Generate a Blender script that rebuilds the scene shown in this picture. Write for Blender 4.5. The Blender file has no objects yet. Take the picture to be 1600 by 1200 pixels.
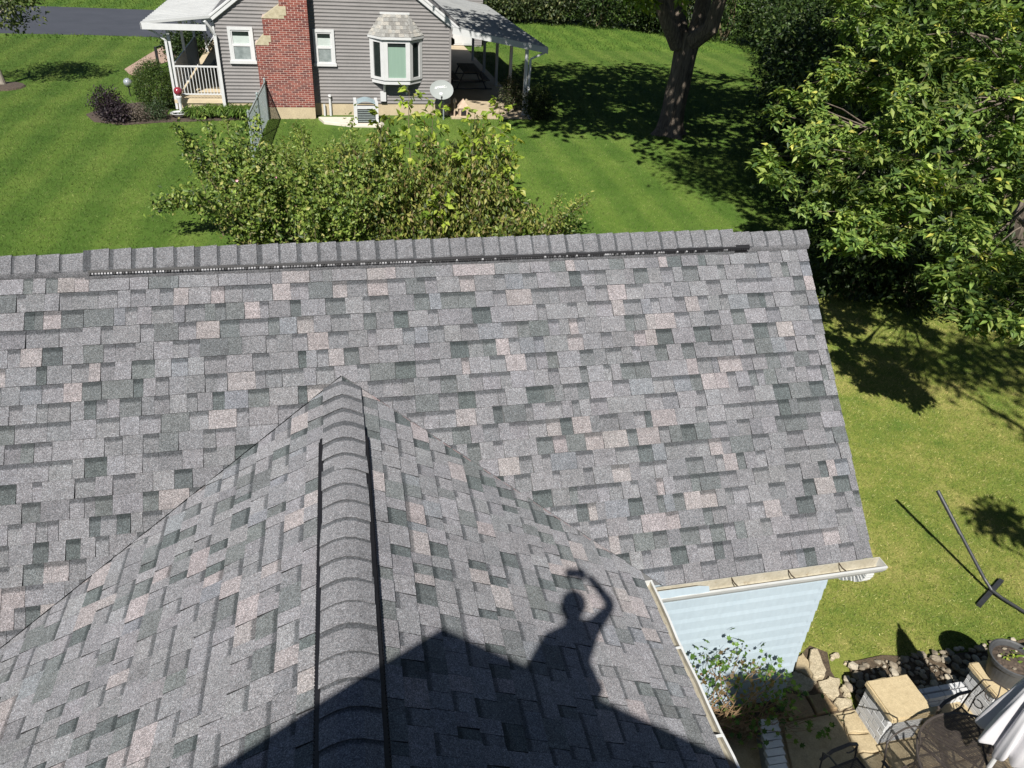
import bpy, bmesh, math, random
import numpy as np
from mathutils import Vector, Matrix

random.seed(7)
rng = np.random.default_rng(11)
S = bpy.context.scene
COL = S.collection
PI = math.pi

# ---------------------------------------------------------------- camera, sky, sun, exposure
CAM_Z = 7.03
YAW, PITCH, ROLL = 0.2532, 0.5667, 0.0646
def cam_axes():
    cy, sy = math.cos(YAW), math.sin(YAW)
    F = np.array([sy*math.cos(PITCH), cy*math.cos(PITCH), -math.sin(PITCH)])
    R = np.array([cy, -sy, 0.0]); U = np.cross(R, F)
    c, s = math.cos(ROLL), math.sin(ROLL)
    return c*R + s*U, -s*R + c*U, F
AX, AY, AF = cam_axes()
FPX = 1194.6
cd = bpy.data.cameras.new('camera')
cam = bpy.data.objects.new('camera', cd); COL.objects.link(cam)
cd.sensor_width = 36.0
cd.lens = FPX/1600*36.0
cd.clip_start = 0.05; cd.clip_end = 600
M4 = Matrix(((AX[0], AY[0], -AF[0], 0), (AX[1], AY[1], -AF[1], 0), (AX[2], AY[2], -AF[2], CAM_Z), (0, 0, 0, 1)))
cam.matrix_world = M4
S.camera = cam

SUN = np.array([0.26, 0.65, -0.7145]); SUN /= np.linalg.norm(SUN)     # direction the light travels
ELEV = math.asin(-SUN[2]); AZ = math.atan2(-SUN[0], -SUN[1])
W = bpy.data.worlds.new('World'); S.world = W; W.use_nodes = True
wn = W.node_tree.nodes; wl = W.node_tree.links
for n in list(wn): wn.remove(n)
sky = wn.new('ShaderNodeTexSky'); sky.sky_type = 'NISHITA'; sky.sun_disc = False
sky.sun_elevation = ELEV; sky.sun_rotation = AZ; sky.air_density = 0.75; sky.dust_density = 0.3; sky.ozone_density = 1.2
bg = wn.new('ShaderNodeBackground'); bg.inputs['Strength'].default_value = 0.05
wo = wn.new('ShaderNodeOutputWorld')
wl.new(sky.outputs[0], bg.inputs['Color']); wl.new(bg.outputs[0], wo.inputs['Surface'])
sd = bpy.data.lights.new('sun', 'SUN'); sd.energy = 5.0; sd.angle = math.radians(0.53); sd.color = (1.0, 0.955, 0.88)
sun = bpy.data.objects.new('sun', sd); COL.objects.link(sun)
sun.rotation_euler = Vector(SUN).to_track_quat('-Z', 'Y').to_euler()
S.view_settings.view_transform = 'Standard'; S.view_settings.look = 'None'
S.view_settings.exposure = 0.5; S.view_settings.gamma = 1.0; S.view_settings.use_curve_mapping = False
try:
    S.cycles.max_bounces = 6; S.cycles.transparent_max_bounces = 8; S.cycles.diffuse_bounces = 3
except Exception: pass

# ---------------------------------------------------------------- materials
MATS = {}
def nodes_of(m):
    m.use_nodes = True
    nt = m.node_tree
    for n in list(nt.nodes): nt.nodes.remove(n)
    out = nt.nodes.new('ShaderNodeOutputMaterial'); b = nt.nodes.new('ShaderNodeBsdfPrincipled')
    nt.links.new(b.outputs[0], out.inputs['Surface'])
    return nt, b, out
def ramp(nt, src, stops):
    r = nt.nodes.new('ShaderNodeValToRGB'); e = r.color_ramp.elements
    while len(e) < len(stops): e.new(0.5)
    for i, (p, c) in enumerate(stops):
        e[i].position = p; e[i].color = (*c, 1) if len(c) == 3 else c
    nt.links.new(src, r.inputs[0]); return r.outputs[0]
def tex(nt, kind, scale, coord, **kw):
    t = nt.nodes.new({'noise': 'ShaderNodeTexNoise', 'voronoi': 'ShaderNodeTexVoronoi', 'wave': 'ShaderNodeTexWave'}[kind])
    t.inputs['Scale'].default_value = scale
    for k, v in kw.items():
        if k in t.inputs: t.inputs[k].default_value = v
        else: setattr(t, k, v)
    nt.links.new(coord, t.inputs['Vector']); return t
def pos(nt):
    g = nt.nodes.new('ShaderNodeNewGeometry'); return g.outputs['Position']
def mathn(nt, op, a, b=None, clamp=False):
    m = nt.nodes.new('ShaderNodeMath'); m.operation = op; m.use_clamp = clamp
    for i, v in enumerate((a, b)):
        if v is None: continue
        if isinstance(v, (int, float)): m.inputs[i].default_value = v
        else: nt.links.new(v, m.inputs[i])
    return m.outputs[0]
def mixc(nt, kind, f, a, b):
    m = nt.nodes.new('ShaderNodeMix'); m.data_type = 'RGBA'; m.blend_type = kind
    for i, v in ((0, f), (6, a), (7, b)):
        if isinstance(v, (int, float)): m.inputs[i].default_value = v
        elif isinstance(v, tuple): m.inputs[i].default_value = (*v, 1) if len(v) == 3 else v
        else: nt.links.new(v, m.inputs[i])
    return m.outputs[2]
def bump(nt, b, h, strength, dist):
    n = nt.nodes.new('ShaderNodeBump'); n.inputs['Strength'].default_value = strength; n.inputs['Distance'].default_value = dist
    nt.links.new(h, n.inputs['Height']); nt.links.new(n.outputs[0], b.inputs['Normal'])
def scaled(nt, v, sc):
    m = nt.nodes.new('ShaderNodeMapping'); m.inputs['Scale'].default_value = sc
    nt.links.new(v, m.inputs['Vector']); return m.outputs[0]
def mat(name, c1, c2=None, scale=8.0, rough=0.7, metal=0.0, spec=0.5, bmp=0.0, bscale=60.0, vcol=False, fine=0.0, fscale=150.0, dirt=None, stretch=(1, 1, 1)):
    """two tones broken up by noise, optional fine grain, optional dirt tone in patches"""
    if name in MATS: return MATS[name]
    m = bpy.data.materials.new(name); nt, b, out = nodes_of(m)
    p = scaled(nt, pos(nt), stretch)
    c2 = c2 or tuple(x*0.8 for x in c1)
    n = tex(nt, 'noise', scale, p, Detail=6.0, Roughness=0.65)
    col = ramp(nt, n.outputs['Fac'], [(0.32, c2), (0.68, c1)])
    if vcol:
        a = nt.nodes.new('ShaderNodeAttribute'); a.attribute_name = 'Col'
        col = mixc(nt, 'MULTIPLY', 1.0, col, a.outputs['Color'])
    if dirt:
        d = tex(nt, 'noise', dirt[1], p, Detail=8.0, Roughness=0.7)
        f = ramp(nt, d.outputs['Fac'], [(dirt[2], (0, 0, 0)), (dirt[2]+0.12, (1, 1, 1))])
        col = mixc(nt, 'MIX', f, col, dirt[0])
    if fine:
        v = tex(nt, 'noise', fscale, p, Detail=3.0)
        f = ramp(nt, v.outputs['Fac'], [(0.3, (1-fine,)*3), (0.7, (1+fine,)*3)])
        col = mixc(nt, 'MULTIPLY', 1.0, col, f)
    nt.links.new(col, b.inputs['Base Color'])
    b.inputs['Roughness'].default_value = rough; b.inputs['Metallic'].default_value = metal
    b.inputs['Specular IOR Level'].default_value = spec
    if bmp:
        v = tex(nt, 'noise', bscale, p, Detail=6.0); bump(nt, b, v.outputs['Fac'], bmp, 0.01)
    MATS[name] = m; return m
def leaf_mat(name, trans=0.35, rough=0.45, spec=0.35):
    if name in MATS: return MATS[name]
    m = bpy.data.materials.new(name); nt, b, out = nodes_of(m)
    a = nt.nodes.new('ShaderNodeAttribute'); a.attribute_name = 'Col'
    n = tex(nt, 'noise', 30.0, pos(nt), Detail=3.0)
    f = ramp(nt, n.outputs['Fac'], [(0.3, (0.8,)*3), (0.7, (1.2,)*3)])
    col = mixc(nt, 'MULTIPLY', 1.0, a.outputs['Color'], f)
    nt.links.new(col, b.inputs['Base Color']); b.inputs['Roughness'].default_value = rough
    b.inputs['Specular IOR Level'].default_value = spec
    t = nt.nodes.new('ShaderNodeBsdfTranslucent')
    tc = mixc(nt, 'MULTIPLY', 1.0, col, (1.25, 1.35, 0.5))
    nt.links.new(tc, t.inputs['Color'])
    mx = nt.nodes.new('ShaderNodeMixShader'); mx.inputs[0].default_value = trans
    nt.links.new(b.outputs[0], mx.inputs[1]); nt.links.new(t.outputs[0], mx.inputs[2])
    nt.links.new(mx.outputs[0], out.inputs['Surface'])
    MATS[name] = m; return m
def shingle_mat(name='shingle_granules', vs=215.0, contrast=0.54):
    m = bpy.data.materials.new(name); nt, b, out = nodes_of(m)
    p = pos(nt)
    a = nt.nodes.new('ShaderNodeAttribute'); a.attribute_name = 'Col'
    v = tex(nt, 'voronoi', vs, p, feature='F1')
    sep = nt.nodes.new('ShaderNodeSeparateColor'); nt.links.new(v.outputs['Color'], sep.inputs[0])
    g = ramp(nt, sep.outputs[0], [(0.0, (1-contrast,)*3), (0.45, (0.86,)*3), (0.8, (1.12,)*3), (1.0, (1+contrast*1.25,)*3)])
    tint = ramp(nt, sep.outputs[1], [(0.0, (0.97, 1.0, 1.03)), (0.5, (1, 1, 1)), (1.0, (1.04, 0.99, 0.985))])
    big = tex(nt, 'noise', 1.6, p, Detail=5.0, Roughness=0.6)
    bf = ramp(nt, big.outputs['Fac'], [(0.3, (0.9, 0.9, 0.9)), (0.7, (1.07, 1.07, 1.07))])
    sm = tex(nt, 'noise', 13.0, p, Detail=5.0, Roughness=0.7)
    sf = ramp(nt, sm.outputs['Fac'], [(0.3, (0.87,)*3), (0.7, (1.12,)*3)])
    col = mixc(nt, 'MULTIPLY', 1.0, a.outputs['Color'], g)
    col = mixc(nt, 'MULTIPLY', 1.0, col, tint)
    col = mixc(nt, 'MULTIPLY', 1.0, col, bf)
    col = mixc(nt, 'MULTIPLY', 1.0, col, sf)
    # the printed shadow line of a laminated shingle: a dark granule band at the head of a tab
    jit = tex(nt, 'noise', 170.0, p, Detail=2.0)
    al = mathn(nt, 'ADD', a.outputs['Alpha'], mathn(nt, 'MULTIPLY', mathn(nt, 'SUBTRACT', jit.outputs['Fac'], 0.5), 0.22))
    band = ramp(nt, al, [(0.765, (1, 1, 1)), (0.84, (0.45, 0.47, 0.48))])
    col = mixc(nt, 'MULTIPLY', 1.0, col, band)
    nt.links.new(col, b.inputs['Base Color'])
    b.inputs['Roughness'].default_value = 0.92; b.inputs['Specular IOR Level'].default_value = 0.25; b.inputs['Diffuse Roughness'].default_value = 0.6
    bump(nt, b, sep.outputs[2], 0.35, 0.002)
    MATS[name] = m; return m
def lawn_mat(name, lush, mid, dry, stripes=False, vcol=False):
    m = bpy.data.materials.new(name); nt, b, out = nodes_of(m)
    p = pos(nt)
    n1 = tex(nt, 'noise', 0.55, p, Detail=5.0, Roughness=0.6)
    n2 = tex(nt, 'noise', 3.2, p, Detail=6.0, Roughness=0.7)
    n3 = tex(nt, 'noise', 55.0, p, Detail=4.0, Roughness=0.8)
    s = mathn(nt, 'ADD', mathn(nt, 'MULTIPLY', n1.outputs['Fac'], 0.6), mathn(nt, 'MULTIPLY', n2.outputs['Fac'], 0.4))
    col = ramp(nt, s, [(0.36, lush), (0.5, mid), (0.64, dry)])
    f = ramp(nt, n3.outputs['Fac'], [(0.28, (0.5,)*3), (0.72, (1.45,)*3)])
    col = mixc(nt, 'MULTIPLY', 1.0, col, f)
    if vcol:
        a = nt.nodes.new('ShaderNodeAttribute'); a.attribute_name = 'Col'
        col = mixc(nt, 'MULTIPLY', 1.0, col, a.outputs['Color'])
    if stripes:      # mower lanes: sheen of grass laid each way, put into the colour
        w = nt.nodes.new('ShaderNodeTexWave'); w.wave_type = 'BANDS'; w.bands_direction = 'X'
        w.inputs['Scale'].default_value = 0.21; w.inputs['Distortion'].default_value = 2.4; w.inputs['Detail'].default_value = 2.0; w.inputs['Detail Scale'].default_value = 0.6
        mp = nt.nodes.new('ShaderNodeMapping'); mp.inputs['Rotation'].default_value = (0, 0, math.radians(1))
        nt.links.new(p, mp.inputs['Vector']); nt.links.new(mp.outputs[0], w.inputs['Vector'])
        wf = ramp(nt, w.outputs['Fac'], [(0.25, (0.87, 0.92, 0.89)), (0.75, (1.15, 1.09, 1.12))])
        col = mixc(nt, 'MULTIPLY', 1.0, col, wf)
    nt.links.new(col, b.inputs['Base Color']); b.inputs['Roughness'].default_value = 0.8; b.inputs['Specular IOR Level'].default_value = 0.2; b.inputs['Diffuse Roughness'].default_value = 1.0
    if not vcol: bump(nt, b, n3.outputs['Fac'], 0.6, 0.03)
    MATS[name] = m; return m

# ---------------------------------------------------------------- mesh building
def tag(o, label=None, cat=None, group=None, kind=None):
    if label: o['label'] = label
    if cat: o['category'] = cat
    if group: o['group'] = group
    if kind: o['kind'] = kind
    return o
def empty(name, loc, label=None, cat=None, group=None, rz=0.0):
    o = bpy.data.objects.new(name, None); COL.objects.link(o); o.location = loc; o.rotation_euler = (0, 0, rz)
    o.empty_display_size = 0.2
    return tag(o, label, cat, group)
def base_of(parent):
    """world offset of a parent chain (things are built in world coordinates, then shifted)"""
    v = Vector((0, 0, 0)); q = parent
    while q is not None: v += q.location; q = q.parent
    return v
def link_mesh(name, me, parent=None, loc=None):
    o = bpy.data.objects.new(name, me); COL.objects.link(o)
    if parent is not None: o.parent = parent
    if loc is not None: o.location = loc
    return o
class MB:
    def __init__(s): s.v = []; s.f = []; s.c = []; s.m = []
    def add(s, vs, fs, col=(1, 1, 1, 0), mi=0):
        k = len(s.v); s.v += [tuple(map(float, v)) for v in vs]
        s.f += [tuple(i+k for i in f) for f in fs]; s.m += [mi]*len(fs)
        if isinstance(col, list): s.c += col
        else: s.c += [tuple(col) if len(col) == 4 else (*col, 0.0)]*len(vs)
    def box(s, lo, hi, col=(1, 1, 1, 0), mi=0):
        x0, y0, z0 = lo; x1, y1, z1 = hi
        s.add([(x0, y0, z0), (x1, y0, z0), (x1, y1, z0), (x0, y1, z0), (x0, y0, z1), (x1, y0, z1), (x1, y1, z1), (x0, y1, z1)],
              [(3, 2, 1, 0), (4, 5, 6, 7), (0, 1, 5, 4), (1, 2, 6, 5), (2, 3, 7, 6), (3, 0, 4, 7)], col, mi)
    def bar(s, a, b, w, h=None, up=(0, 0, 1), col=(1, 1, 1, 0), mi=0):
        h = h or w; a = np.array(a, float); b = np.array(b, float); d = b-a; d /= np.linalg.norm(d)
        u = np.array(up, float)
        if abs(np.dot(u, d)) > 0.95: u = np.array((0, 1.0, 0))
        x = np.cross(d, u); x /= np.linalg.norm(x); u = np.cross(x, d)
        vs = [p + x*sx*w/2 + u*su*h/2 for p in (a, b) for sx, su in ((-1, -1), (1, -1), (1, 1), (-1, 1))]
        s.add(vs, [(0, 1, 2, 3), (7, 6, 5, 4), (4, 5, 1, 0), (5, 6, 2, 1), (6, 7, 3, 2), (7, 4, 0, 3)], col, mi)
    def tube(s, path, rad, n=6, col=(1, 1, 1, 0), mi=0, cap=True):
        P = [np.array(p, float) for p in path]; k = len(P)
        rs = rad if isinstance(rad, (list, tuple)) else [rad]*k
        vs = []; x = None
        for i in range(k):
            d = P[min(i+1, k-1)] - P[max(i-1, 0)]; d /= (np.linalg.norm(d)+1e-9)
            if x is None:
                r = np.array((0, 0, 1.0)) if abs(d[2]) < 0.9 else np.array((1.0, 0, 0))
                x = np.cross(d, r)
            x = x - d*np.dot(x, d); x /= (np.linalg.norm(x)+1e-9); y = np.cross(d, x)
            for j in range(n):
                a = 2*PI*j/n; vs.append(P[i] + rs[i]*(math.cos(a)*x + math.sin(a)*y))
        fs = [(i*n+j, i*n+(j+1) % n, (i+1)*n+(j+1) % n, (i+1)*n+j) for i in range(k-1) for j in range(n)]
        if cap: fs += [tuple(range(n-1, -1, -1)), tuple((k-1)*n+j for j in range(n))]
        s.add(vs, fs, col, mi)
    def lathe(s, prof, c, n=20, col=(1, 1, 1, 0), mi=0, sx=1.0, sy=1.0):
        vs = []; 
        for r, z in prof:
            for j in range(n):
                a = 2*PI*j/n; vs.append((c[0]+r*math.cos(a)*sx, c[1]+r*math.sin(a)*sy, c[2]+z))
        k = len(prof)
        fs = [(i*n+j, i*n+(j+1) % n, (i+1)*n+(j+1) % n, (i+1)*n+j) for i in range(k-1) for j in range(n)]
        fs += [tuple(range(n-1, -1, -1)), tuple((k-1)*n+j for j in range(n))]
        s.add(vs, fs, col, mi)
    def prism(s, poly, z0, z1, col=(1, 1, 1, 0), mi=0, bevel=0.0):
        n = len(poly); A = sum(poly[i][0]*poly[(i+1) % n][1]-poly[(i+1) % n][0]*poly[i][1] for i in range(n))
        if A < 0: poly = poly[::-1]
        cx = sum(p[0] for p in poly)/n; cy = sum(p[1] for p in poly)/n
        rings = [(1.0, z0), (1.0, z1-bevel)]
        if bevel:
            r = math.sqrt(abs(A)/2/PI); rings.append((max(0.3, 1-bevel/r), z1))
        vs = [(cx+(p[0]-cx)*k, cy+(p[1]-cy)*k, z) for k, z in rings for p in poly]
        fs = [(r*n+i, r*n+(i+1) % n, (r+1)*n+(i+1) % n, (r+1)*n+i) for r in range(len(rings)-1) for i in range(n)]
        fs += [tuple(range(n-1, -1, -1)), tuple((len(rings)-1)*n+i for i in range(n))]
        s.add(vs, fs, col, mi)
    def quad(s, a, b, c, d, col=(1, 1, 1, 0), mi=0): s.add([a, b, c, d], [(0, 1, 2, 3)], col, mi)
    def slab(s, a, b, c, d, t, col=(1, 1, 1, 0), mi=0):
        """a quad a-b-c-d given thickness t below it"""
        P = [np.array(q, float) for q in (a, b, c, d)]; n = np.cross(P[1]-P[0], P[3]-P[0]); n /= np.linalg.norm(n)
        vs = [p-n*t for p in P]+P
        s.add(vs, [(3, 2, 1, 0), (4, 5, 6, 7), (0, 1, 5, 4), (1, 2, 6, 5), (2, 3, 7, 6), (3, 0, 4, 7)], col, mi)
    def mesh(s, name, mats, off=(0, 0, 0), smooth=False):
        me = bpy.data.meshes.new(name)
        o = np.array(off, float)
        me.from_pydata([tuple(np.array(v)-o) for v in s.v], [], s.f)
        for m in (mats if isinstance(mats, (list, tuple)) else [mats]): me.materials.append(m)
        if any(s.m): me.polygons.foreach_set('material_index', s.m)
        ca = me.color_attributes.new('Col', 'FLOAT_COLOR', 'POINT')
        ca.data.foreach_set('color', np.array(s.c, dtype=np.float32).ravel())
        if smooth: me.polygons.foreach_set('use_smooth', [True]*len(s.f))
        me.update(); return me
    def build(s, name, mats, parent=None, smooth=False, kind=None, label=None, cat=None, group=None):
        """vertices are world coordinates; the object sits at the origin of its parent chain"""
        if parent is None:
            a = np.array(s.v); off = (a[:, 0].mean(), a[:, 1].mean(), a[:, 2].min())
            o = link_mesh(name, s.mesh(name, mats, off, smooth), None, off)
        else:
            o = link_mesh(name, s.mesh(name, mats, base_of(parent), smooth), parent)
        return tag(o, label, cat, group, kind)

def fast_mesh(name, V, F, C, m, smooth=False):
    """V (n,3), F (k,3|4), C (n,3) -> mesh, all numpy"""
    me = bpy.data.meshes.new(name); n, k, w = len(V), len(F), F.shape[1]
    me.vertices.add(n); me.vertices.foreach_set('co', V.astype(np.float32).ravel())
    me.loops.add(k*w); me.loops.foreach_set('vertex_index', F.astype(np.int32).ravel())
    me.polygons.add(k); me.polygons.foreach_set('loop_start', np.arange(0, k*w, w, dtype=np.int32))
    try: me.polygons.foreach_set('loop_total', np.full(k, w, dtype=np.int32))
    except Exception: pass
    me.materials.append(m)
    ca = me.color_attributes.new('Col', 'FLOAT_COLOR', 'POINT')
    ca.data.foreach_set('color', np.c_[C, np.zeros(n)].astype(np.float32).ravel())
    me.update(calc_edges=True); me.validate()
    return me
def unit(a): return a/(np.linalg.norm(a, axis=-1, keepdims=True)+1e-9)
def leaves(C, D, N, L, Wd, col, fold=0.18, wide=0.45):
    """one folded rhombic leaf (two triangles) per row"""
    D = unit(D); Sd = unit(np.cross(D, N)); Nn = np.cross(Sd, D)
    L = np.asarray(L)[:, None]; Wd = np.asarray(Wd)[:, None]
    a = C; b = C + D*L*wide + Sd*Wd/2 + Nn*Wd*fold; c = C + D*L - Nn*L*0.12; d = C + D*L*wide - Sd*Wd/2 + Nn*Wd*fold
    n = len(C); V = np.stack([a, b, c, d], 1).reshape(-1, 3)
    i = np.arange(n)[:, None]*4
    F = np.concatenate([i+np.array([[0, 1, 2]]), i+np.array([[0, 2, 3]])], 1).reshape(-1, 3)
    return V, F, np.repeat(col, 4, 0)
def rnd_dirs(n, up=0.0, spread=1.0):
    v = rng.normal(size=(n, 3))*spread; v[:, 2] += up; return unit(v)
def pick(cols, w, n, var=0.15):
    c = np.array(cols)[rng.choice(len(cols), n, p=np.array(w)/sum(w))]
    return c*(1+rng.normal(size=(n, 1))*var).clip(0.45, 1.7)
def clump_leaves(center, rad, nclump, per, sig, L, Wr, cols, w, droop=0.2, shell=0.55, zmin=None, up=0.5):
    """leaves in clumps through an ellipsoid: more of them near its surface"""
    d = unit(rng.normal(size=(nclump, 3))); r = rng.random(nclump)**(shell)
    cc = np.array(center) + d*r[:, None]*np.array(rad)
    tone = 1+rng.normal(size=nclump)*0.16
    idx = np.repeat(np.arange(nclump), per); n = len(idx)
    P = cc[idx] + rng.normal(size=(n, 3))*np.array(sig)
    if zmin is not None:
        k = P[:, 2] > zmin; P = P[k]; idx = idx[k]; n = len(P)
    out = unit(P-np.array(center)+1e-3)
    D = unit(out*0.6 + rng.normal(size=(n, 3))*0.8 - np.array([0, 0, droop])); N = unit(rng.normal(size=(n, 3))*0.6+np.array([0, 0, up])+out*0.5)
    LL = L*(0.6+0.8*rng.random(n)); col = pick(cols, w, n)*tone[idx][:, None].clip(0.5, 1.6)
    return leaves(P, D, N, LL, LL*Wr, col)
def join(parts):
    V = []; F = []; C = []; k = 0
    for v, f, c in parts: V.append(v); F.append(f+k); C.append(c); k += len(v)
    return np.concatenate(V), np.concatenate(F), np.concatenate(C)
def foliage(name, parts, m, parent, kind='stuff'):
    V, F, C = join(parts); off = np.array(base_of(parent)) if parent is not None else np.zeros(3)
    o = link_mesh(name, fast_mesh(name, V-off, F, C, m), parent); o['kind'] = kind; return o
def wob(a, b, n, amp):
    a = np.array(a, float); b = np.array(b, float); q = []
    for i in range(n+1):
        t = i/n; q.append(a+(b-a)*t+(rng.normal(size=3)*amp*(1 if 0 < i < n else 0)))
    return q
def project(P):
    d = np.array(P, float)-np.array([0, 0, CAM_Z]); z = d@AF
    return 800+FPX*(d@AX)/z, 600-FPX*(d@AY)/z, z
# ---------------------------------------------------------------- the ground
g_far = lawn_mat('lawn_far', (0.045, 0.088, 0.012), (0.062, 0.112, 0.016), (0.085, 0.135, 0.024), stripes=True)
g_near = lawn_mat('lawn_near', (0.08, 0.125, 0.02), (0.15, 0.175, 0.035), (0.26, 0.24, 0.08))
mb = MB()
mb.quad((-220, -60, 0), (260, -60, 0), (260, 320, 0), (-220, 320, 0))
mb.build('ground', g_far, kind='structure')
mb = MB(); mb.add([(2.4, 2.0, .004), (18, 0, .004), (18, 12.6, .004), (12.5, 12.2, .004), (8.5, 14.5, .004), (4.5, 15.5, .004), (2.4, 12, .004)], [tuple(range(7))])
mb.build('dry_lawn', g_near, kind='structure')

asphalt = mat('asphalt', (0.055, 0.06, 0.075), (0.042, 0.047, 0.06), scale=0.8, rough=0.85, fine=0.15, fscale=40)
brickpath = mat('path_pavers', (0.42, 0.30, 0.23), (0.33, 0.235, 0.18), scale=5, rough=0.9, fine=0.2, fscale=18)
concrete = mat('concrete', (0.52, 0.43, 0.30), (0.43, 0.35, 0.24), scale=1.5, rough=0.9, fine=0.12, fscale=60, dirt=((0.25, 0.2, 0.14), 2.2, 0.62))
mulch = mat('mulch', (0.105, 0.078, 0.058), (0.05, 0.038, 0.03), scale=14, rough=0.95, fine=0.5, fscale=35, bmp=0.8, bscale=30)
soil = mat('soil', (0.11, 0.08, 0.05), (0.06, 0.045, 0.03), scale=12, rough=0.95, fine=0.4, fscale=60, bmp=0.8, bscale=40)
mb = MB(); mb.prism([(-60, 57.6), (-30, 55.6), (-10.2, 54.9), (6, 54.7), (6, 44.2), (-7.3, 44.6), (-8.31, 45.23), (-11.04, 45.42), (-15.4, 45.34), (-60, 47)], -0.02, 0.03)
mb.build('driveway', asphalt, kind='structure')
mb = MB(); mb.prism([(-8.15, 36.9), (-7.75, 35.85), (-7.45, 35.75), (-7.2, 37.5), (-6.5, 39.2), (-5.2, 40.3), (-5.0, 42.3), (-6.6, 42.7), (-7.45, 42.6), (-7.75, 40.5)], -0.02, 0.028)
path = mb.build('garden_path', brickpath, kind='structure')
mb = MB(); mb.prism([(-7.95, 29.2), (-7.5, 28.25), (-6.5, 27.85), (-5.4, 28.2), (-4.5, 28.3), (-2.45, 28.62), (-2.3, 29.2), (-5.4, 29.22), (-5.5, 31.6), (-6.35, 31.0), (-7.15, 30.7), (-7.6, 30.0)], -0.02, 0.03)
mb.build('flower_bed', mulch, kind='structure')

# ---------------------------------------------------------------- the house we stand on
shm = shingle_mat()
vent_m = mat('vent_plastic', (0.012, 0.012, 0.014), (0.008, 0.008, 0.01), rough=0.5, scale=20, spec=0.4)
vent_w = mat('vent_glints', (0.46, 0.46, 0.48), (0.02, 0.02, 0.022), rough=0.6, scale=9.0, stretch=(1.0, 1, 1))  # whitish mottling: glints of light through the slots put into the colour
deckm = mat('roof_deck', (0.13, 0.132, 0.135), rough=0.95, scale=5)
sid_blue = mat('blue_siding', (0.405, 0.485, 0.545), (0.38, 0.46, 0.52), scale=1.2, rough=0.55, fine=0.04, fscale=25, dirt=((0.34, 0.44, 0.51), 3.0, 0.66), stretch=(1, 1, 0.35))
white_al = mat('white_aluminium', (0.62, 0.63, 0.62), (0.55, 0.56, 0.55), scale=4, rough=0.4, dirt=((0.5, 0.46, 0.36), 9, 0.66))
cream_in = mat('gutter_inside', (0.50, 0.47, 0.39), (0.38, 0.345, 0.265), scale=7, rough=0.6, fine=0.1, fscale=40, dirt=((0.27, 0.21, 0.13), 12, 0.6))
rust = mat('rusty_hanger', (0.10, 0.075, 0.05), (0.05, 0.035, 0.025), scale=20, rough=0.8)

YR, ZD, AL, XR = 6.061, 4.493, 0.76578, 4.31
E0 = 0.143
FX, FZ, FY = -0.03, 3.747, 5.285            # ridge of the front wing: x, height of its deck, where it meets the main slope
TF = 0.55; AFR = math.atan(TF)
house = empty('house', (1.0, 4.2, 0.0), 'house with a grey shingled roof of two crossing ridges, light blue siding and cream gutters', 'house')
ca, sa = math.cos(AL), math.sin(AL)
# decks: one solid part
mb = MB()
EV = 2.985
def main_pt(u, v, h=0.0): return (u, YR-v*ca-h*sa, ZD-v*sa+h*ca)
def back_pt(u, v, h=0.0): return (u, YR+v*ca+h*sa, ZD-v*sa+h*ca)
VA = (YR-FY)/ca
fe = 2.215-FX
zfe = FZ-TF*fe
TL = 0.512; fel = 2.56; zfl = FZ-TL*fel; SKW = 0.0205
yv = YR-((ZD-zfe)/sa)*ca; yvl = YR-((ZD-zfl)/sa)*ca
XL = -3.6
mb.slab(main_pt(XL, EV, -.006), main_pt(XR-.01, EV, -.006), main_pt(XR-.01, 0, -.006), main_pt(XL, 0, -.006), 0.03)
mb.slab(back_pt(XR-.01, EV, -.006), back_pt(XL, EV, -.006), back_pt(XL, 0, -.006), back_pt(XR-.01, 0, -.006), 0.03)
dz = 0.006
sk0 = SKW*(FY+1.2)
mb.slab((FX-sk0, -1.2, FZ-dz), (FX+fe-sk0, -1.2, zfe-dz), (FX+fe-SKW*(FY-yv), yv, zfe-dz), (FX, FY, FZ-dz), 0.03)
mb.slab((FX, FY, FZ-dz), (FX-fel-SKW*(FY-yvl), yvl, zfl-dz), (FX-fel-sk0, -1.2, zfl-dz), (FX-sk0, -1.2, FZ-dz), 0.03)
roof = mb.build('roof', deckm, house)

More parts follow.
